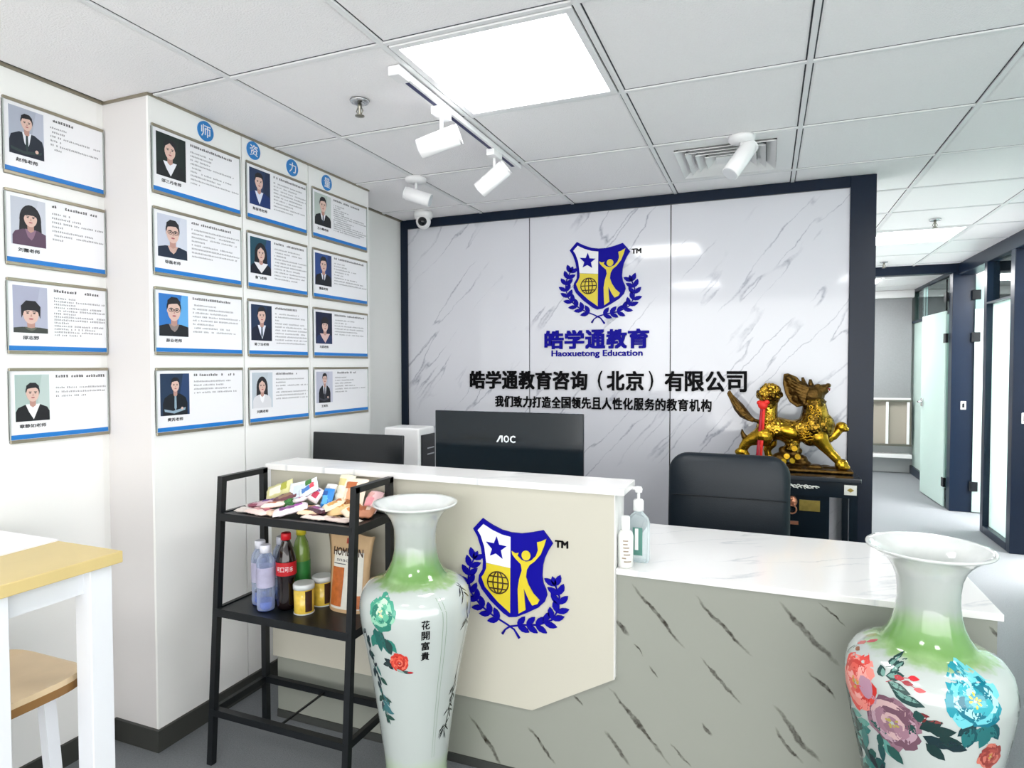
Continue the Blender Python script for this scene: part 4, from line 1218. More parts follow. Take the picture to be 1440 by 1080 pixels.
snacks = [
 # x, y, z, L, W, T, rot, tilt, roll, cols, label
 (-1.735, 1.775, 0, .085, .050, .016, 10, 0, 0, ('#D8CFC8', '#EFE9E4', '#7A3A48'), 'small silver and maroon packet at the left front end of the snack pile'),
 (-1.755, 1.850, 0, .090, .050, .018, 60, 0, 0, ('#EDE6E2', '#8A2F62', '#D8C4C0'), 'white packet with a purple band at the left end of the snack pile'),
 (-1.665, 1.765, .0, .105, .070, .020, -12, 0, 0, ('#F0DAD2', '#E6A7A8', '#B84860'), 'pale pink packet lying flat at the front left of the snacks'),
 (-1.690, 1.840, .012, .100, .055, .022, 35, -8, 0, ('#C9A9B4', '#5E2A88', '#7A3A9C'), 'violet packet in the middle left of the snack pile'),
 (-1.700, 1.895, .010, .12, .07, .03, 5, -20, 55, ('#D9D69A', '#EEE9D8', '#A7A842'), 'yellowish packet leaning at the back left of the snacks'),
 (-1.625, 1.855, .025, .11, .045, .020, 40, -18, 20, ('#6A4148', '#8A6A50', '#3E2A34'), 'dark brown packet slanting behind the pink packet'),
 (-1.600, 1.775, .0, .080, .045, .020, 70, 0, 0, ('#E6CBB2', '#A8683C', '#F1E2D2'), 'cream packet with brown edges at the front of the shelf'),
 (-1.580, 1.885, .02, .11, .085, .034, 15, -15, 58, ('#E8EEF2', '#C7D3E4', '#3F7A3C'), 'silvery white packet with a green corner standing up in the pile'),
 (-1.590, 1.830, .012, .05, .045, .030, 0, 0, 20, ('#2E6A30', '#3F8A3A', '#24501F'), 'small dark green packet in the middle of the pile'),
 (-1.545, 1.775, .004, .120, .055, .022, 38, -12, 10, ('#EFE6EA', '#7E2F7E', '#A84AA8'), 'long white and magenta packet slanting at the front'),
 (-1.520, 1.880, .03, .06, .045, .022, 80, -40, 40, ('#F1E6E6', '#C8425C', '#5E3A8A'), 'white packet with red and purple print at the top of the pile'),
 (-1.500, 1.835, .0, .075, .055, .026, 20, 0, 10, ('#F0EAE2', '#D9A06A', '#F6F1EC'), 'cream and orange packet right of the magenta one'),
 (-1.478, 1.900, .02, .085, .05, .026, 85, -62, 0, ('#F2F2F0', '#E2E6EA', '#D8D8D4'), 'plain white packet standing behind the blue one'),
 (-1.455, 1.862, .018, .075, .048, .028, 85, -70, 0, ('#1E7FD0', '#5CB4EC', '#1A56A8'), 'bright blue packet standing upright in the pile'),
 (-1.435, 1.775, .0, .100, .045, .016, 0, 0, 0, ('#E7D9D0', '#6E2F34', '#4E2A30'), 'flat maroon and cream packet at the front centre'),
 (-1.450, 1.800, .016, .085, .040, .016, -15, 5, 0, ('#4A2432', '#8A3A7A', '#D8C8D0'), 'dark plum packet lying in front of the blue one'),
 (-1.415, 1.905, .02, .120, .075, .034, 80, -68, 0, ('#EFE8C8', '#F4EED8', '#D9C98A'), 'tall pale yellow packet standing at the back of the pile'),
 (-1.365, 1.895, .015, .120, .090, .036, 95, -62, 0, ('#F0DCC8', '#D9A27C', '#B8683C'), 'tall peach packet with brown print behind the right front post'),
 (-1.385, 1.850, .0, .100, .080, .036, 20, -10, 25, ('#E3C08A', '#C98F4A', '#8A5428'), 'golden brown packet in the right half of the pile'),
 (-1.345, 1.775, .0, .110, .042, .015, -6, 0, 0, ('#D9C8C0', '#5A2A2E', '#F0E8E2'), 'flat dark red packet at the front right'),
 (-1.325, 1.840, .0, .080, .060, .030, 60, -10, 20, ('#F0E0C8', '#D08A4A', '#A8683A'), 'orange and cream packet just behind the right front post'),
 (-1.295, 1.905, .01, .085, .070, .036, 75, -55, 0, ('#F3C9CC', '#E89AA4', '#D8A4A0'), 'pink packet seen through the right side rail of the shelf'),
 (-1.292, 1.850, .0, .070, .050, .034, 10, 0, 20, ('#C98A6A', '#A8603C', '#E8D0BC'), 'rusty brown packet below the pink one at the right side'),
 (-1.300, 1.790, .0, .075, .045, .014, -25, 0, 0, ('#EFE6D8', '#D8C49A', '#C8A86A'), 'flat cream packet at the right front corner of the shelf'),

 (-1.640, 1.800, .018, .085, .045, .018, 25, -6, 0, ('#F2E4D8', '#B8603C', '#E8C8A8'), 'cream packet with rust print on top of the pale pink one'),
 (-1.720, 1.815, .014, .080, .040, .014, 45, 0, 0, ('#8A4A5C', '#C9A0B0', '#5E2A40'), 'mauve packet on the left shoulder of the pile'),
 (-1.560, 1.835, .030, .070, .045, .018, -30, -14, 10, ('#F4F0EE', '#6E3A9A', '#D84A5A'), 'white packet with violet square above the green one'),
 (-1.405, 1.835, .022, .080, .050, .020, 50, -18, 10, ('#F0E2C4', '#D8A050', '#C07030'), 'straw yellow packet lying over the golden brown one'),
 (-1.475, 1.790, .010, .080, .040, .016, 20, 0, 0, ('#F2D8B8', '#E09A50', '#F6ECE0'), 'orange striped packet between the magenta and plum ones'),
 (-1.540, 1.865, .045, .080, .050, .020, 20, -30, 40, ('#DCE8F0', '#4A7AC0', '#E84A5A'), 'pale blue packet at the crest of the pile'),
]
for k, (x, y, z, L, W, T, rot, tilt, roll_, cols, lb) in enumerate(snacks):
    packet('snack_packet', lb, x, y, ZS + z, L, W, T, rot, tilt, cols, 50 + k, SG, rollx=roll_)

# ---- drinks on the middle shelf
ZM = .5405
CLEARP = bpy.data.materials.new('clear_plastic'); CLEARP.use_nodes = True
nt = CLEARP.node_tree
nt.nodes.clear()
out = N(nt, 'ShaderNodeOutputMaterial'); ms = N(nt, 'ShaderNodeMixShader'); tr = N(nt, 'ShaderNodeBsdfTransparent'); gl = N(nt, 'ShaderNodeBsdfPrincipled'); lw = N(nt, 'ShaderNodeLayerWeight')
tr.inputs[0].default_value = (.82, .87, .95, 1); gl.inputs['Base Color'].default_value = (.55, .62, .80, 1); gl.inputs['Roughness'].default_value = .08
lw.inputs[0].default_value = .42
mm = math_node(nt, 'MULTIPLY_ADD', lw.outputs['Facing'], .75); mm.node.inputs[2].default_value = .14
nt.links.new(mm, ms.inputs[0]); nt.links.new(tr.outputs[0], ms.inputs[1]); nt.links.new(gl.outputs[0], ms.inputs[2]); nt.links.new(ms.outputs[0], out.inputs[0])
def water_bottle(x, y, label):
    t = thing('water_bottle', label, 'bottle', (x, y, ZM), 'clear water bottles')
    r = .031
    MB().lathe([(.024, ZM + .001), (.030, ZM + .006), (r, ZM + .02), (.0295, ZM + .045), (r, ZM + .055), (.0295, ZM + .07), (r, ZM + .08), (r, ZM + .165), (.029, ZM + .180), (.020, ZM + .196), (.0145, ZM + .204), (.0145, ZM + .212)], x, y, 28, cap=False).lathe([(.0001, ZM + .002), (.024, ZM + .001)], x, y, 28, cap=False).build('body', CLEARP, t)
    MB().lathe([(.0185, ZM + .204), (.0185, ZM + .228), (.016, ZM + .231)], x, y, 22).build('cap', mat('white_cap', '#E4E6F0', .4), t)
    MB().lathe([(.0285, ZM + .003), (.0295, ZM + .022), (.0293, ZM + .034)], x, y, 28).build('blue_base', mat('blue_tint', '#5A7BD8', .15, alpha=.75), t)
    MB().lathe([(.0315, ZM + .085), (.0315, ZM + .155)], x, y, 28, cap=False).build('label', mat('bottle_label', '#C4C0DA', .4, noise=.30, nscale=35, alpha=.7), t)
    return t
water_bottle(-1.690, 1.768, 'clear water bottle with white cap, leftmost of the drinks')
water_bottle(-1.630, 1.730, 'clear water bottle with white cap, beside and left of the cola')
water_bottle(-1.655, 1.838, 'clear water bottle with white cap, standing behind the other two')
x, y = -1.572, 1.768
t = thing('cola_bottle', 'dark cola bottle with red cap and red label', 'bottle', (x, y, ZM))
COLA = mat('cola_liquid', '#120608', .08, coat=.6)
MB().lathe([(.026, ZM), (.032, ZM + .006), (.034, ZM + .03), (.031, ZM + .055), (.030, ZM + .10), (.0345, ZM + .125), (.0345, ZM + .170), (.033, ZM + .185), (.024, ZM + .215), (.014, ZM + .240), (.0135, ZM + .248)], x, y, 32).build('body', COLA, t)
MB().lathe([(.0355, ZM + .124), (.0357, ZM + .171)], x, y, 36, cap=False).build('label', mat('cola_red', '#B3141E', .35), t)
MB().lathe([(.0175, ZM + .246), (.0175, ZM + .266), (.0155, ZM + .270)], x, y, 24).build('cap', mat('cap_red', '#C01522', .35), t)
phi = math.atan2(-y, -x)
for k, ch in enumerate('可口可乐'):
    th = phi + (k - 1.9) * .42
    ca, sa = math.cos(th), math.sin(th)
    fn = lambda u, v, h: (x + (.0360 + h) * ca - u * sa, y + (.0360 + h) * sa + u * ca, ZM + .147 + v)
    fit_text(ch, -.0062, .0062, -.0085, .0085, fn, .0005, WHT, 'label_character', t, bold=0)
x, y = -1.575, 1.850
t = thing('tea_bottle', 'green tea bottle with yellow cap behind the cola', 'bottle', (x, y, ZM))
MB().lathe([(.026, ZM), (.031, ZM + .006), (.032, ZM + .17), (.030, ZM + .19), (.024, ZM + .215), (.015, ZM + .235), (.014, ZM + .245)], x, y, 28).build('body', mat('tea_green', '#6F8A3C', .15, coat=.4), t)
MB().lathe([(.0325, ZM + .07), (.0325, ZM + .15)], x, y, 28, cap=False).build('label', mat('tea_label', '#2F7A38', .4, noise=.4, nscale=30), t)
MB().lathe([(.018, ZM + .243), (.018, ZM + .264), (.016, ZM + .268)], x, y, 22).build('cap', mat('cap_yellow', '#C9BC2A', .4), t)
# canisters
def canister(x, y, label, turn):
    t = thing('snack_canister', label, 'canister', (x, y, ZM), 'clear tubs of yellow biscuits')
    MB().lathe([(.032, ZM), (.034, ZM + .004), (.034, ZM + .088)], x, y, 32).build('tub', mat('biscuit_yellow', '#D9B948', .2, noise=.25, nscale=70, coat=.5), t)
    MB().lathe([(.0365, ZM + .086), (.0365, ZM + .100), (.034, ZM + .104)], x, y, 32).build('lid', mat('frosted_lid', '#CDD2D2', .25), t)
    MB().lathe([(.0355, ZM), (.0355, ZM + .004)], x, y, 32).build('base_rim', mat('frosted_lid', '#CDD2D2', .25), t)
    phi = math.atan2(-y, -x) + turn
    b = MB()
    for i in range(7):
        a0, a1 = phi + i * .11, phi + (i + 1) * .11
        r = .0346
        b.add([(x + r * math.cos(a0), y + r * math.sin(a0), ZM + .010), (x + r * math.cos(a1), y + r * math.sin(a1), ZM + .010), (x + r * math.cos(a1), y + r * math.sin(a1), ZM + .082), (x + r * math.cos(a0), y + r * math.sin(a0), ZM + .082)], [(0, 1, 2, 3)])
    lab = b.build('label', mat('brown_label', '#3A2218', .4, noise=.5, nscale=80), t, recalc=False)
    return t
canister(-1.490, 1.762, 'clear tub of yellow biscuits with pale lid, nearer one', .1)
canister(-1.480, 1.848, 'clear tub of yellow biscuits with pale lid, standing behind', .2)
# kraft bag
x0, x1, y0 = -1.442, -1.278, 1.838
t = thing('kraft_snack_bag', 'tall brown paper snack bag with a window, behind the right front post', 'bag', ((x0 + x1) / 2, y0, ZM))
KR = mat('kraft_paper', '#C6A67E', .6, noise=.12, nscale=30)
b = MB()
Hb = .264
nu, nv = 12, 14
front, back = [], []
for side in (-1, 1):
    vs = []
    for j in range(nv + 1):
        v = j / nv
        th = .034 * (1 - v) ** .6 * (1 - .15 * math.sin(3 * v)) + .002
        wdt = (x1 - x0) / 2 * (1 + .22 * v ** 4)
        for i in range(nu + 1):
            u = i / nu * 2 - 1
            h = th * (1 - abs(u) ** 3)
            vs.append(((x0 + x1) / 2 + u * wdt, y0 + side * h + .022 * v, ZM + Hb * v + (.004 * math.sin(5 * u + 1) if j == nv else 0)))
    b.add(vs, [(j * (nu + 1) + i, j * (nu + 1) + i + 1, (j + 1) * (nu + 1) + i + 1, (j + 1) * (nu + 1) + i) for j in range(nv) for i in range(nu)], 0, True)
b.build('bag', KR, t)
def bagfn(u, v, h):
    vv = v / Hb
    th = .034 * (1 - vv) ** .6 * (1 - .15 * math.sin(3 * vv)) + .002
    uu = u / ((x1 - x0) / 2 * (1 + .22 * vv ** 4))
    return ((x0 + x1) / 2 + u, y0 - th * (1 - abs(uu) ** 3) + .022 * vv - .0022 - h, ZM + v)
def patch(name, u0, u1, v0, v1, m, h):
    b = MB(); n = 8
    vs = [bagfn(u0 + (u1 - u0) * i / n, v0 + (v1 - v0) * j / n, h) for j in range(n + 1) for i in range(n + 1)]
    b.add(vs, [(j * 9 + i, j * 9 + i + 1, (j + 1) * 9 + i + 1, (j + 1) * 9 + i) for j in range(n) for i in range(n)], 0, True)
    return b.build(name, m, t, recalc=False)
patch('white_label', -.058, .064, .012, .205, mat('bag_white', '#D8D6CC', .5, noise=.1, nscale=60), 0)
patch('food_window', -.060, -.008, .020, .150, mat('food_orange', '#B5632E', .4, noise=.45, nscale=60), .001)
patch('food_window', .040, .062, .016, .060, mat('food_orange', '#B5632E', .4), .001)
patch('red_mark', -.01, .025, .232, .250, mat('bag_red', '#A8402E', .5), .0005)
fit_text('HOMERUN', -.062, .060, .190, .216, bagfn, .0006, mat('bag_brown', '#3A2418', .5), 'lettering', t, bold=.02)
fit_text('snack', -.045, .02, .170, .182, bagfn, .0006, PRINTG, 'lettering', t, bold=0)
patch('print_line', -.056, -.004, .160, .163, PRINTG, .001)

# ================================================================== HIGH TABLE + STOOL
tb = thing('bar_table', 'white bar table with a light oak top at the left edge', 'table', (-1.93, 1.02, 0))
TZ = .90
MB().box(-2.255, -1.613, .84, 1.188, TZ - .032, TZ).build('tabletop', OAK, tb, bevel=.003)
for (xx, yy) in ((-1.655, 1.135), (-1.655, .885), (-2.215, 1.135), (-2.215, .885)):
    MB().box(xx - .030, xx + .030, yy - .030, yy + .030, 0, TZ - .032).build('leg', WWOOD, tb, bevel=.002, bseg=1)
MB().box(-1.668, -1.650, .915, 1.105, TZ - .095, TZ - .033).box(-2.20, -1.69, 1.125, 1.143, TZ - .095, TZ - .033).box(-2.20, -1.69, .875, .893, TZ - .095, TZ - .033).build('apron', WWOOD, tb)
pp = MB().prism([(-2.25, .93), (-1.86, 1.00), (-1.872, 1.186), (-2.04, 1.187), (-2.25, 1.187)], 0, .004, lambda u, v, h: (u, v, TZ + .0005 + h))
pp = tag(pp.build('paper_sheet', mat('white_paper', '#F4F4F6', .6)), 'white paper sheet lying on the oak bar table', 'paper')
sl = thing('wooden_stool', 'pale wooden stool with white legs pushed under the bar table', 'stool', (-1.885, 1.01, 0))
sx, sy, SZ = -1.88, 1.01, .578
pts = []
for k in range(48):
    a = 2 * PI * k / 48
    ca, sa = math.cos(a), math.sin(a)
    pts.append((sx + .185 * math.copysign(abs(ca) ** .55, ca), sy + .165 * math.copysign(abs(sa) ** .55, sa)))
seat = MB().prism(pts, 0, .030, lambda u, v, h: (u, v, SZ - .036 + h * 1.2 - .012 * max(0, 1 - ((u - sx) / .17) ** 2) * (1 if h > .02 else .6))).build('seat', OAK2, sl)
MB().prism([(sx + (a - sx) * 1.004, sy + (b - sy) * 1.004) for a, b in pts], 0, .022, lambda u, v, h: (u, v, SZ - .0375 + h)).build('seat_edge', OAK3, seat)
for (ax, ay) in ((1, 1), (1, -1), (-1, 1), (-1, -1)):
    MB().bar((sx + ax * .12, sy + ay * .062 , SZ - .032), (sx + ax * .135, sy + ay * .09, 0), .030, .030).build('leg', WWOOD, sl)
MB().bar((sx - .125, sy - .078, .25), (sx + .125, sy - .078, .25), .02, .02).bar((sx - .125, sy + .078, .25), (sx + .125, sy + .078, .25), .02, .02).build('stretcher', WWOOD, sl)

# ================================================================== DESK EQUIPMENT
def monitor(x0, x1, y, z0, z1, label, logo=None, lean=0, m=SCREENB):
    cx = (x0 + x1) / 2
    t = thing('monitor', label, 'monitor', (cx, y, .76))
    f = lambda z: y + lean * (z - z0)
    def sl_(d0, d1, inset, mm, nm, par):
        b = MB()
        vs = [(x, f(z) + d, z) for d in (d0, d1) for z in (z0 + inset, z1 - inset) for x in (x0 + inset, x1 - inset)]
        b.add(vs, [(0, 1, 3, 2), (4, 6, 7, 5), (0, 4, 5, 1), (2, 3, 7, 6), (0, 2, 6, 4), (1, 5, 7, 3)])
        return b.build(nm, mm, par, bevel=.002, bseg=1)
    back = sl_(0, .014, 0, m, 'back_cover', t)
    sl_(.014, .022, .003, BLKPL, 'screen', t)
    if logo:
        fn = lambda u, v, h: (u, f(v) - h, v)
        u0, u1, v0, v1 = -1.043, -.958, 1.081, 1.109
        INKW = mat('logo_silver', '#DDE2E6', .3)
        w_ = (u1 - u0)
        # the first letter is an open A: an upright and a slant
        MB().prism([(u0, v0), (u0 + w_ * .085, v0), (u0 + w_ * .27, v1 - .004), (u0 + w_ * .27, v1), (u0 + w_ * .19, v1)], 0, .0012, fn).prism([(u0 + w_ * .27, v0), (u0 + w_ * .34, v0), (u0 + w_ * .34, v1), (u0 + w_ * .27, v1)], 0, .0012, fn).build('logo_letter', INKW, t)
        fit_text('O', u0 + w_ * .40, u0 + w_ * .67, v0, v1, fn, .0012, INKW, 'logo_letter', t, bold=.025)
        fit_text('C', u0 + w_ * .73, u1, v0, v1, fn, .0012, INKW, 'logo_letter', t, bold=.025)
    MB().box(cx - .03, cx + .03, y + .023, y + .05, .774, z0 + .12).build('stand_neck', BLKPL, t, bevel=.002, bseg=1)
    MB().box(cx - .12, cx + .12, y - .03, y + .14, .760, .774).build('stand_foot', BLKPL, t, bevel=.003, bseg=1)
    return t
monitor(-1.332, -.668, 2.425, .84, 1.207, 'large black monitor seen from behind with a silver three letter logo', True)
monitor(-1.998, -1.505, 2.425, .80, 1.087, 'smaller black monitor seen from behind at the left end of the desk', None, .05, BLKPL)
# white device with black side
dx0, dx1, dy0, dy1, dz1 = -1.775, -1.575, 2.70, 2.86, 1.093
t = thing('desktop_computer', 'white upright desk unit with a black glossy side between the two monitors', 'computer', ((dx0 + dx1) / 2, 2.78, .76))
MB().box(dx0, dx1, dy0, dy1, .770, dz1).build('case', WPLAST, t, bevel=.012, bseg=3)
MB().box(dx1 - .001, dx1 + .006, dy0 + .02, dy1 - .005, .80, dz1 - .035).build('side_panel', BLKPL, t, bevel=.002, bseg=1)
MB().box(dx1 + .004, dx1 + .008, dy0 + .07, dy1 - .02, .955, .961).box(dx1 + .004, dx1 + .008, dy0 + .07, dy1 - .02, .985, .991).build('grille_line', CHROME, t)
MB().box(dx0 + .02, dx0 + .05, dy0 + .02, dy1 - .02, .760, .772).box(dx1 - .05, dx1 - .02, dy0 + .02, dy1 - .02, .760, .772).build('foot', BLKPL, t)

# ================================================================== OFFICE CHAIR
cx, cy = -.160, 3.10
t = thing('office_chair', 'black leather office chair standing behind the low counter wing', 'chair', (cx, cy, 0))
def rounded_slab(w, h, th, rc, fn, nm, m, par, puff=.012):
    b = MB()
    out_ = []
    n = 8
    for (sx_, sy_, a0) in ((1, 1, 0), (-1, 1, 90), (-1, -1, 180), (1, -1, 270)):
        for k in range(n + 1):
            a = R(a0 + 90 * k / n)
            out_.append(((w / 2 - rc) * sx_ + rc * math.cos(a), (h / 2 - rc) * sy_ + rc * math.sin(a)))
    N_ = len(out_)
    rings = [(-th / 2 - puff, .0), (-th / 2 - puff, .55), (-th / 2 - puff * .8, .86), (-th / 2, .955), (-th * .25, .995), (0, 1), (th * .25, .995), (th / 2, .955), (th / 2 + puff * .8, .86), (th / 2 + puff, .55), (th / 2 + puff, 0)]
    vs = []
    for (d, k) in rings:
        for (u, v) in out_:
            vs.append(fn(u * k, v * k, d))
    fs = [(i * N_ + j, i * N_ + (j + 1) % N_, (i + 1) * N_ + (j + 1) % N_, (i + 1) * N_ + j) for i in range(len(rings) - 1) for j in range(N_)]
    b.add(vs, fs, 0, True)
    return b.build(nm, m, par)
tilt_ = -.08
zc = .700
back = rounded_slab(.535, .575, .055, .09, lambda u, v, d: (cx + u, cy - .02 - d - tilt_ * v, zc + v), 'backrest', LEATHER, t, .014)
back.name = 'backrest'
for zz in (.795, .58):
    MB().tube([(cx + u, cy - .02 + .0445 - .006 * (abs(u) / .25) ** 2 - tilt_ * (zz - zc) - (.089 if True else 0), zz - .0 + .012 * 0) for u in [(-.25 + .5 * k / 14) for k in range(15)]], .003, 6).build('seam', mat('seam_black', '#0A1118', .5), back)
rounded_slab(.52, .50, .07, .09, lambda u, v, d: (cx + u, cy - .27 + v * 1.0, .47 + d), 'seat', LEATHER, t, .014)
for s in (-1, 1):
    MB().tube([(cx + s * .26, cy - .40, .46), (cx + s * .29, cy - .40, .59), (cx + s * .29, cy - .37, .62), (cx + s * .29, cy - .15, .62), (cx + s * .29, cy - .11, .59), (cx + s * .26, cy - .12, .47)], .013, 8).build('armrest', BLKPL, t)
MB().cyl((cx, cy - .25, .10), (cx, cy - .25, .43), .028, 16).build('gas_lift', BLKPL, t)
MB().bar((cx, cy - .16, .43), (cx, cy + .05, .46), .06, .02).bar((cx, cy + .05, .46), (cx, cy + .06, .62), .06, .02).build('back_bracket', BLKPL, t)
for k in range(5):
    a = 2 * PI * k / 5 + .3
    ex, ey = cx + .27 * math.cos(a), cy - .25 + .27 * math.sin(a)
    sp = MB().tube([(cx, cy - .25, .115), (ex, ey, .075)], [.028, .016], 8).build('star_leg', BLKPL, t)
    tx, ty = -math.sin(a), math.cos(a)
    MB().cyl((ex - tx * .02, ey - ty * .02, .028), (ex + tx * .02, ey + ty * .02, .028), .028, 18).cyl((ex, ey, .03), (ex, ey, .075), .007, 8).build('caster', BLKPL, sp)

# ================================================================== BOTTLES ON THE WING
x, y = -.382, 2.062
t = thing('pump_bottle', 'clear hand gel pump bottle with a white pump on the low counter wing', 'bottle', (x, y, WZ))
b = MB()
def rrect(w, d, r, n=5):
    o = []
    for (sx_, sy_, a0) in ((1, 1, 0), (-1, 1, 90), (-1, -1, 180), (1, -1, 270)):
        for k in range(n + 1):
            a = R(a0 + 90 * k / n)
            o.append(((w - r) * sx_ + r * math.cos(a), (d - r) * sy_ + r * math.sin(a)))
    return o
secs = [(.034, .020, .012, 0), (.036, .022, .014, .006), (.036, .022, .014, .125), (.032, .020, .014, .142), (.017, .014, .010, .158), (.0135, .0135, .0134, .162), (.0135, .0135, .0134, .168)]
vs = []
for (w_, d_, r_, z_) in secs:
    vs += [(x + a, y + c, WZ + .0005 + z_) for a, c in rrect(w_, d_, r_)]
n_ = 24
b.add(vs, [(i * n_ + j, i * n_ + (j + 1) % n_, (i + 1) * n_ + (j + 1) % n_, (i + 1) * n_ + j) for i in range(len(secs) - 1) for j in range(n_)], 0, True)
b.f.append(tuple(reversed(range(n_)))); b.m.append(0); b.sm.append(False)
GELM = bpy.data.materials.new('clear_gel'); GELM.use_nodes = True
nt = GELM.node_tree; nt.nodes.clear()
out = N(nt, 'ShaderNodeOutputMaterial'); ms = N(nt, 'ShaderNodeMixShader'); tr = N(nt, 'ShaderNodeBsdfTransparent'); gl = N(nt, 'ShaderNodeBsdfPrincipled'); lw = N(nt, 'ShaderNodeLayerWeight')
tr.inputs[0].default_value = (.90, .95, .95, 1); gl.inputs['Base Color'].default_value = (.78, .86, .88, 1); gl.inputs['Roughness'].default_value = .06
lw.inputs[0].default_value = .35
mm = math_node(nt, 'MULTIPLY_ADD', lw.outputs['Facing'], .6); mm.node.inputs[2].default_value = .22
nt.links.new(mm, ms.inputs[0]); nt.links.new(tr.outputs[0], ms.inputs[1]); nt.links.new(gl.outputs[0], ms.inputs[2]); nt.links.new(ms.outputs[0], out.inputs[0])
b.build('body', GELM, t)
lab = MB().box(x - .014, x + .017, y - .0236, y - .0226, WZ + .025, WZ + .115).build('label', mat('green_label', '#4F8478', .4), t)
MB().box(x - .007, x + .004, y - .0242, y - .0236, WZ + .042, WZ + .112).build('label_strip', WPLAST, lab)
MB().lathe([(.017, WZ + .166), (.017, WZ + .198), (.013, WZ + .203), (.005, WZ + .205), (.005, WZ + .228)], x, y, 20).build('collar', WPLAST, t)
MB().lathe([(.011, WZ + .226), (.013, WZ + .236), (.009, WZ + .244)], x, y, 18).tube([(x, y, WZ + .239), (x - .028, y - .004, WZ + .239), (x - .038, y - .005, WZ + .234)], .0055, 8).build('pump_head', WPLAST, t)
x, y = -.4085, 1.988
t = thing('spray_bottle', 'slim white bottle at the corner beside the taller counter box', 'bottle', (x, y, WZ))
MB().lathe([(.020, WZ), (.024, WZ + .004), (.0245, WZ + .10), (.021, WZ + .112), (.012, WZ + .120)], x, y, 26).build('body', mat('pale_bottle', '#E6E8E4', .2, coat=.3), t)
MB().lathe([(.0125, WZ + .118), (.0135, WZ + .122), (.0135, WZ + .158), (.011, WZ + .162)], x, y, 20).build('cap', WPLAST, t)
b = MB()
rn = random.Random(2)
ph = math.atan2(-y, -x)
for k in range(7):
    a0 = ph - .5 + rn.random() * .3; a1 = a0 + .5 + .5 * rn.random(); zz = WZ + .02 + .011 * k
    n = 4
    for i in range(n):
        q0, q1 = a0 + (a1 - a0) * i / n, a0 + (a1 - a0) * (i + 1) / n
        b.add([(x + .0248 * math.cos(q), y + .0248 * math.sin(q), z_) for q, z_ in ((q0, zz), (q1, zz), (q1, zz + .004), (q0, zz + .004))], [(0, 1, 2, 3)], 0)
b.build('printed_marks', mat('tan_print', '#9A8A78', .5), t, recalc=False)

# ================================================================== CABINET + GOLDEN BEAST
cb = thing('altar_cabinet', 'black side cabinet with silver inlay under the golden statue', 'cabinet', (.1, 3.48, 0))
KZ = .872
BL = mat('black_lacquer', '#0E1A24', .18, coat=.4)
MB().box(-.22, .415, 3.30, 3.655, KZ - .022, KZ).build('top', BL, cb, bevel=.003)
MB().box(-.20, .405, 3.315, 3.65, KZ - .095, KZ - .022).build('apron', BL, cb)
MB().box(-.18, .285, 3.33, 3.645, .05, KZ - .095).build('body', BL, cb)
for (xx, yy) in ((.385, 3.335), (.385, 3.63), (-.185, 3.335), (-.185, 3.63)):
    MB().box(xx - .018, xx + .018, yy - .018, yy + .018, 0, KZ - .095).build('leg', BL, cb)
SIL = mat('silver_inlay', '#E0E2DC', .25, metal=.4)
GOLD2 = mat('dull_gold_plate', '#8A7A3C', .4, metal=.7, noise=.3, nscale=60)
COP = mat('rose_copper', '#C98A6C', .3, metal=.6)
pl = MB().box(.345, .397, 3.310, 3.315, KZ - .078, KZ - .032).build('corner_plate', SIL, cb)
MB().prism([(.371, KZ - .065), (.386, KZ - .055), (.371, KZ - .045), (.356, KZ - .055)], 0, .002, XZ(3.310)).build('diamond', GOLD2, pl)
b = MB()
for k in range(9):
    xx = .10 + .0165 * k
    b.tube([(xx + .008 * math.cos(a), 3.3125, KZ - .052 + (.009 if k % 2 else .006) * math.sin(a) * (1 if k < 7 else .6)) for a in [R(30 * q) for q in range(10)]], .0028, 6)
b.tube([(.095 + .012 * k, 3.3125, KZ - .052 + .006 * math.sin(k * 1.3)) for k in range(13)], .003, 6)
b.build('filigree', SIL, cb)
MB().box(.155, .245, 3.324, 3.330, KZ - .170, KZ - .118).build('brass_plaque', GOLD2, cb)
MB().ell((.125, 3.322, KZ - .128), (.022, .014, .026), 14, 8).ell((.118, 3.310, KZ - .114), (.010, .008, .009), 10, 6).ell((.133, 3.310, KZ - .140), (.009, .008, .008), 10, 6).tube([(.122 + .020 * math.cos(a), 3.312, KZ - .165 + .020 * math.sin(a)) for a in [R(15 * q) for q in range(25)]], .004, 6).build('lion_head_pull', COP, cb)
MB().box(.115, .152, 3.322, 3.330, .632, .648).build('hinge_plate', COP, cb)

GOLD = bpy.data.materials.new('antique_gold'); GOLD.use_nodes = True
nt = GOLD.node_tree; bs = nt.nodes['Principled BSDF']
bs.inputs['Metallic'].default_value = .95; bs.inputs['Roughness'].default_value = .20
tc = N(nt, 'ShaderNodeTexCoord')
nz = N(nt, 'ShaderNodeTexNoise'); nz.inputs['Scale'].default_value = 14; nz.inputs['Detail'].default_value = 5; nt.links.new(tc.outputs['Object'], nz.inputs['Vector'])
cr = N(nt, 'ShaderNodeValToRGB'); cr.color_ramp.elements[0].position = .42; cr.color_ramp.elements[0].color = srgb('#4E3A10'); cr.color_ramp.elements[1].position = .60; cr.color_ramp.elements[1].color = srgb('#C59A34')
nt.links.new(nz.outputs['Fac'], cr.inputs[0]); nt.links.new(cr.outputs[0], bs.inputs['Base Color'])
vo = N(nt, 'ShaderNodeTexVoronoi'); vo.inputs['Scale'].default_value = 75; nt.links.new(tc.outputs['Object'], vo.inputs['Vector'])
bp = N(nt, 'ShaderNodeBump'); bp.inputs['Strength'].default_value = .55; bp.inputs['Distance'].default_value = .006
nt.links.new(vo.outputs['Distance'], bp.inputs['Height']); nt.links.new(bp.outputs[0], bs.inputs['Normal'])
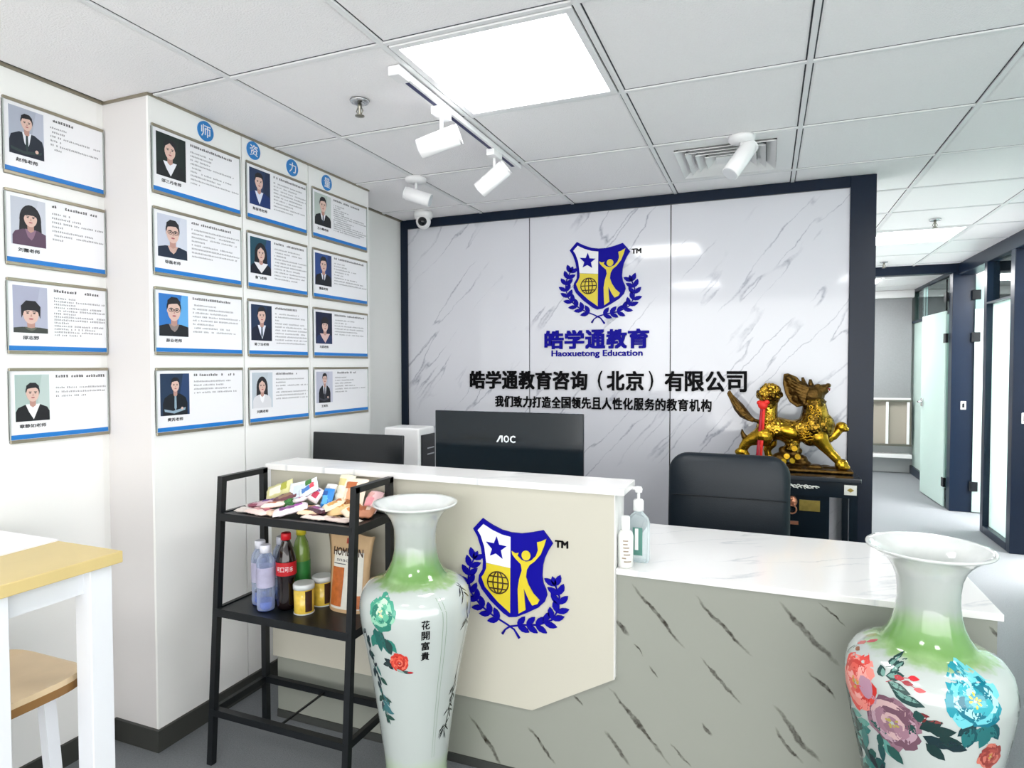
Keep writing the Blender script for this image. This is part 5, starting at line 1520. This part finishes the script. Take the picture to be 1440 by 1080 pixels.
GOLDD = mat('dark_bronze', '#5A431E', .32, metal=.9, noise=.45, nscale=40, bump=.5, bscale=90)
GOLDS = mat('smooth_gold', '#BE9428', .24, metal=.95, noise=.35, nscale=16, bump=.15, bscale=50)

def remesh(b, name, m, parent, vox=.0035, smooth=4):
    o = b.build(name, m, parent)
    md = o.modifiers.new('r', 'REMESH'); md.mode = 'VOXEL'; md.voxel_size = vox; md.use_smooth_shade = True
    md2 = o.modifiers.new('s', 'SMOOTH'); md2.iterations = smooth; md2.factor = .5
    dgp = bpy.context.evaluated_depsgraph_get()
    me = bpy.data.meshes.new_from_object(o.evaluated_get(dgp))
    o.modifiers.clear()
    old = o.data
    o.data = me
    bpy.data.meshes.remove(old)
    if not me.materials:
        me.materials.append(m)
    return o
SY = 3.48
bst = thing('beast_statue', 'golden guardian beast statue with a gaping head on the black cabinet', 'statue', (.12, SY, KZ))
def Q(x, z, y=0):
    return (x, SY + y, z)
# rock base
rk = MB()
rn = random.Random(9)
rk.box(-.15, .395, SY - .07, SY + .07, KZ + .0005, KZ + .018)
for k in range(30):
    xx = rn.uniform(-.14, .38)
    rk.ell(Q(xx, KZ + .020 + .008 * rn.random(), rn.uniform(-.05, .05)), (rn.uniform(.02, .05), rn.uniform(.012, .02), rn.uniform(.006, .012)), 10, 6)
for (xx, zz, r_) in ((-.12, .905, .036), (-.10, .925, .030), (-.07, .90, .04), (.03, .905, .045), (.07, .93, .04), (.10, .95, .036), (.135, .955, .034), (.165, .925, .036), (.15, .97, .026), (.12, .985, .026), (.09, .97, .028), (.19, .90, .03)):
    rk.ell(Q(xx, zz, rn.uniform(-.01, .02)), (r_, r_ * .9, r_ * .75), 12, 8)
remesh(rk, 'rock_base', GOLDD, bst, .005, 2)
# body
bd = MB()
bd.tube([Q(-.01, 1.075), Q(.03, 1.085), Q(.08, 1.075), Q(.13, 1.070), Q(.18, 1.075), Q(.22, 1.090), Q(.25, 1.100)], [.050, .062, .058, .054, .062, .076, .072], 16)
bd.ell(Q(.252, 1.098), (.068, .062, .074), 18, 12)                    # chest
bd.tube([Q(.225, 1.12), Q(.228, 1.165), Q(.225, 1.205), Q(.222, 1.235)], [.070, .062, .054, .048], 14)   # neck
bd.ell(Q(.015, 1.075), (.062, .062, .070), 18, 12)                     # rump
bd.ell(Q(-.005, 1.035), (.050, .056, .050), 16, 10)
bd.ell(Q(.215, 1.035), (.050, .050, .040), 16, 10)
bd.tube([Q(.10, 1.05), Q(.13, 1.01), Q(.12, .97)], [.045, .035, .045], 12)
body = remesh(bd, 'body', GOLD, bst, .004, 4)
# haunch medallion
MB().ell(Q(.105, 1.070, -.045), (.050, .018, .030), 20, 12, rot=Matrix.Rotation(R(18), 3, 'Y')).build('flank_shield', GOLDS, bst)
# legs, each its own part
def leg(pts, rads, hoof, hr, y, nm='leg'):
    b = MB().tube([Q(a, c, y) for a, c in pts], rads, 14)
    for (a, c), r_ in zip(pts, rads):
        b.ell(Q(a, c, y), (r_, r_, r_), 12, 8)
    b.ell(Q(hoof[0], hoof[1], y), hr, 14, 10)
    b.ell(Q(hoof[0] + .014, hoof[1] - .010, y), (hr[0] * .8, hr[1] * .9, hr[2] * .55), 12, 8)
    for q in (-1, 0, 1):
        b.ell(Q(hoof[0] + .022, hoof[1] - .012, y + q * .013), (.010, .006, .007), 8, 6)
    return remesh(b, nm, GOLDS, bst, .0035, 2)
leg([(.245, 1.045), (.270, 1.005), (.297, .972), (.322, .945)], [.044, .031, .023, .022], (.346, .915), (.031, .027, .030), -.035)
leg([(.268, 1.070), (.292, 1.040), (.315, 1.050), (.335, 1.075)], [.040, .029, .023, .022], (.350, 1.094), (.028, .026, .026), .035)
leg([(-.010, 1.045), (-.045, 1.030), (-.085, 1.010), (-.103, .980)], [.052, .038, .028, .024], (-.112, .956), (.034, .026, .022), -.035)
leg([(.020, 1.045), (.030, 1.000), (.010, .965), (.015, .940)], [.040, .028, .020, .018], (.022, .925), (.028, .022, .018), .035)
# heel spurs and leaf tail
sp_ = MB()
sp_.tube([Q(-.085, 1.018, -.035), Q(-.100, 1.035, -.035), Q(-.109, 1.055, -.035), Q(-.111, 1.074, -.035)], [.012, .015, .010, .002], 8)
sp_.build('heel_spur', GOLDD, bst)
tl = MB()
pts = [(-.020, 1.110), (-.055, 1.118), (-.078, 1.130), (-.105, 1.152), (-.130, 1.185), (-.150, 1.215), (-.168, 1.242), (-.181, 1.266)]
rads = [.008, .011, .019, .027, .027, .020, .013, .003]
tl.tube([Q(*q) for q in pts], rads, 12)
for q in (-1, 0, 1):
    tl.tube([Q(a + q * .010 * (1 - abs(k - 3.5) / 5), c + q * .009, -.020 * (r_ / .03) - .006) for k, ((a, c), r_) in enumerate(zip(pts[1:], rads[1:]))], .0035, 5)
remesh(tl, 'leaf_tail', GOLDD, bst, .0032, 1)
# tail pompon of curls
pm = MB()
pm.tube([Q(.015, 1.12), Q(.018, 1.17), Q(.016, 1.21)], [.046, .040, .044], 12)
rn = random.Random(4)
for k in range(46):
    t1, t2 = rn.uniform(0, 2 * PI), rn.uniform(-.3, 1)
    rr = .054
    pm.ell((.018 + rr * math.cos(t1) * math.sqrt(1 - t2 * t2) * 1.0, SY + rr * .8 * math.sin(t1) * math.sqrt(1 - t2 * t2), 1.250 + .052 * t2), (.012, .011, .012), 8, 6)
pm.ell(Q(.018, 1.245), (.054, .044, .056), 14, 10)
remesh(pm, 'curly_tail', GOLD, bst, .0034, 1)
# curls in relief over rump, shoulder and neck
cu = MB()
def curl(x, z, r_, y=-.055, ph=0):
    cu.tube([Q(x + r_ * (1 - q / 16) * math.cos(ph + q * .55), z + r_ * (1 - q / 16) * math.sin(ph + q * .55), y) for q in range(14)], .0034, 5)
for (x_, z_, r_) in ((-.005, 1.085, .018), (.025, 1.060, .018), (-.02, 1.05, .014), (.035, 1.10, .014), (.005, 1.115, .014), (.03, 1.135, .012), (.002, 1.15, .013), (.190, 1.08, .016), (.215, 1.06, .016), (.20, 1.11, .015), (.235, 1.085, .017), (.225, 1.115, .016), (.205, 1.14, .014), (.235, 1.15, .014), (.215, 1.17, .013), (.24, 1.18, .012), (.205, 1.195, .012), (.18, 1.05, .012), (.245, 1.05, .013)):
    curl(x_, z_, r_, -.064 if z_ < 1.13 else -.060, rn.random() * 6)
for k in range(5):
    cu.tube([Q(.155 + .018 * q + .006 * math.sin(q * 1.7 + k), 1.035 + .013 * k + .005 * math.sin(q * 2.1 + k), -.064 + .002 * abs(q - 3)) for q in range(6)], .0032, 5)
cu.build('relief_curls', GOLDS, bst)['kind'] = 'stuff'
# head with open jaws
hd = MB()
hd.ell(Q(.215, 1.252), (.058, .048, .050), 16, 12)
hd.tube([Q(.225, 1.262), Q(.255, 1.275), Q(.280, 1.288)], [.044, .032, .022], 12)      # muzzle
hd.tube([Q(.225, 1.232), Q(.248, 1.216), Q(.268, 1.214), Q(.272, 1.226)], [.034, .023, .017, .010], 12)  # lower jaw
hd.ell(Q(.286, 1.300), (.014, .020, .012), 10, 8)
for s_ in (-1, 1):
    hd.ell(Q(.238, 1.287, s_ * .022), (.012, .009, .010), 10, 8)
    hd.tube([Q(.225, 1.300, s_ * .02), Q(.245, 1.303, s_ * .024), Q(.256, 1.296, s_ * .022)], [.004, .006, .003], 8)
head = remesh(hd, 'head', GOLDD, bst, .0032, 1)
MB().tube([Q(.282, 1.285), Q(.293, 1.283), Q(.292, 1.273)], [.005, .005, .002], 8).build('red_tongue', mat('statue_red', '#8A2A20', .35), head)
for (a, c) in (((.190, 1.285), (.170, 1.340)), ((.215, 1.292), (.206, 1.330))):
    m_ = ((a[0] + c[0]) / 2 - .004, (a[1] + c[1]) / 2)
    MB().tube([Q(*a), Q(*m_), Q(*c)], [.014, .012, .006], 8).build('horn', GOLDD, head)
# mane: large swept-back fan and beard curls
mn = MB()
fan = [(.083, 1.356), (.104, 1.360), (.145, 1.342), (.175, 1.300), (.200, 1.270), (.205, 1.240), (.185, 1.200), (.145, 1.190), (.112, 1.215), (.092, 1.255), (.080, 1.310)]
mn.prism(fan, -.016, .016, lambda u, v, h: (u, SY + h, v))
for (u_, v_, r_) in ((.120, 1.315, .028), (.135, 1.275, .034), (.150, 1.240, .034), (.165, 1.285, .036), (.175, 1.235, .036), (.105, 1.335, .018), (.190, 1.260, .040)):
    mn.ell(Q(u_, v_), (r_, .032, r_), 12, 8)
for k in range(7):
    s0 = k / 6
    a = (.200 - .02 * s0, 1.285 - .075 * s0); c = (.092 + .05 * s0 * s0 * 1.4, 1.345 - .115 * s0)
    mn.tube([Q(a[0], a[1], -.040), Q((a[0] + c[0]) / 2, (a[1] + c[1]) / 2 - .004, -.036), Q(c[0], c[1], -.018)], [.008, .007, .003], 6)
mn.ell(Q(.175, 1.250), (.045, .035, .045), 14, 10)
for k in range(9):
    mn.tube([Q(.170 + .010 * k, 1.222 - .004 * (k % 3), -.034), Q(.176 + .010 * k, 1.205, -.040), Q(.185 + .010 * k, 1.200, -.034)], [.006, .006, .003], 6)
remesh(mn, 'mane', GOLDD, bst, .0034, 1)
# gold coins under the belly
for (x_, z_, rt) in ((.10, .945, .3), (.125, .925, 1.0), (.15, .945, .6), (.135, .985, .2), (.085, .92, .9)):
    d = Vector((math.sin(rt) * .5, -1, .4 * math.cos(rt))).normalized()
    c = Vector(Q(x_, z_, -.045))
    MB().cyl(c, c + d * .004, .014, 18).build('coin', GOLDS, bst)
# red ribbon
RED = mat('red_ribbon', '#E0281E', .5)
rbn = thing('red_ribbon', 'red ribbon knot with hanging tails tied round the statue tail', 'ribbon', (-.02, SY - .07, .94))
MB().ell(Q(-.012, 1.200, -.062), (.024, .016, .022), 14, 10).ell(Q(-.028, 1.212, -.062), (.014, .010, .012), 10, 8).ell(Q(.006, 1.215, -.062), (.014, .010, .012), 10, 8).build('knot', RED, rbn)
for k, (xa, xb) in enumerate(((-.016, -.036), (-.006, -.020))):
    n = 12
    b = MB(); vs = []
    for i in range(n + 1):
        f_ = i / n
        xx = xa + (xb - xa) * f_ ; yy = SY - .070 - .012 * f_ + .004 * math.sin(i * 1.1 + k)
        zz = 1.20 - .262 * f_
        vs += [(xx - .007, yy, zz), (xx + .007, yy - .002, zz), (xx + .007, yy, zz), (xx - .007, yy + .002, zz)]
    fs = []
    for i in range(n):
        for j in range(4):
            fs.append((i * 4 + j, i * 4 + (j + 1) % 4, (i + 1) * 4 + (j + 1) % 4, (i + 1) * 4 + j))
    b.add(vs, fs, 0, True)
    b.build('ribbon_tail', mat('crimson_ribbon', '#A81A2E', .5) if k == 0 else RED, rbn)
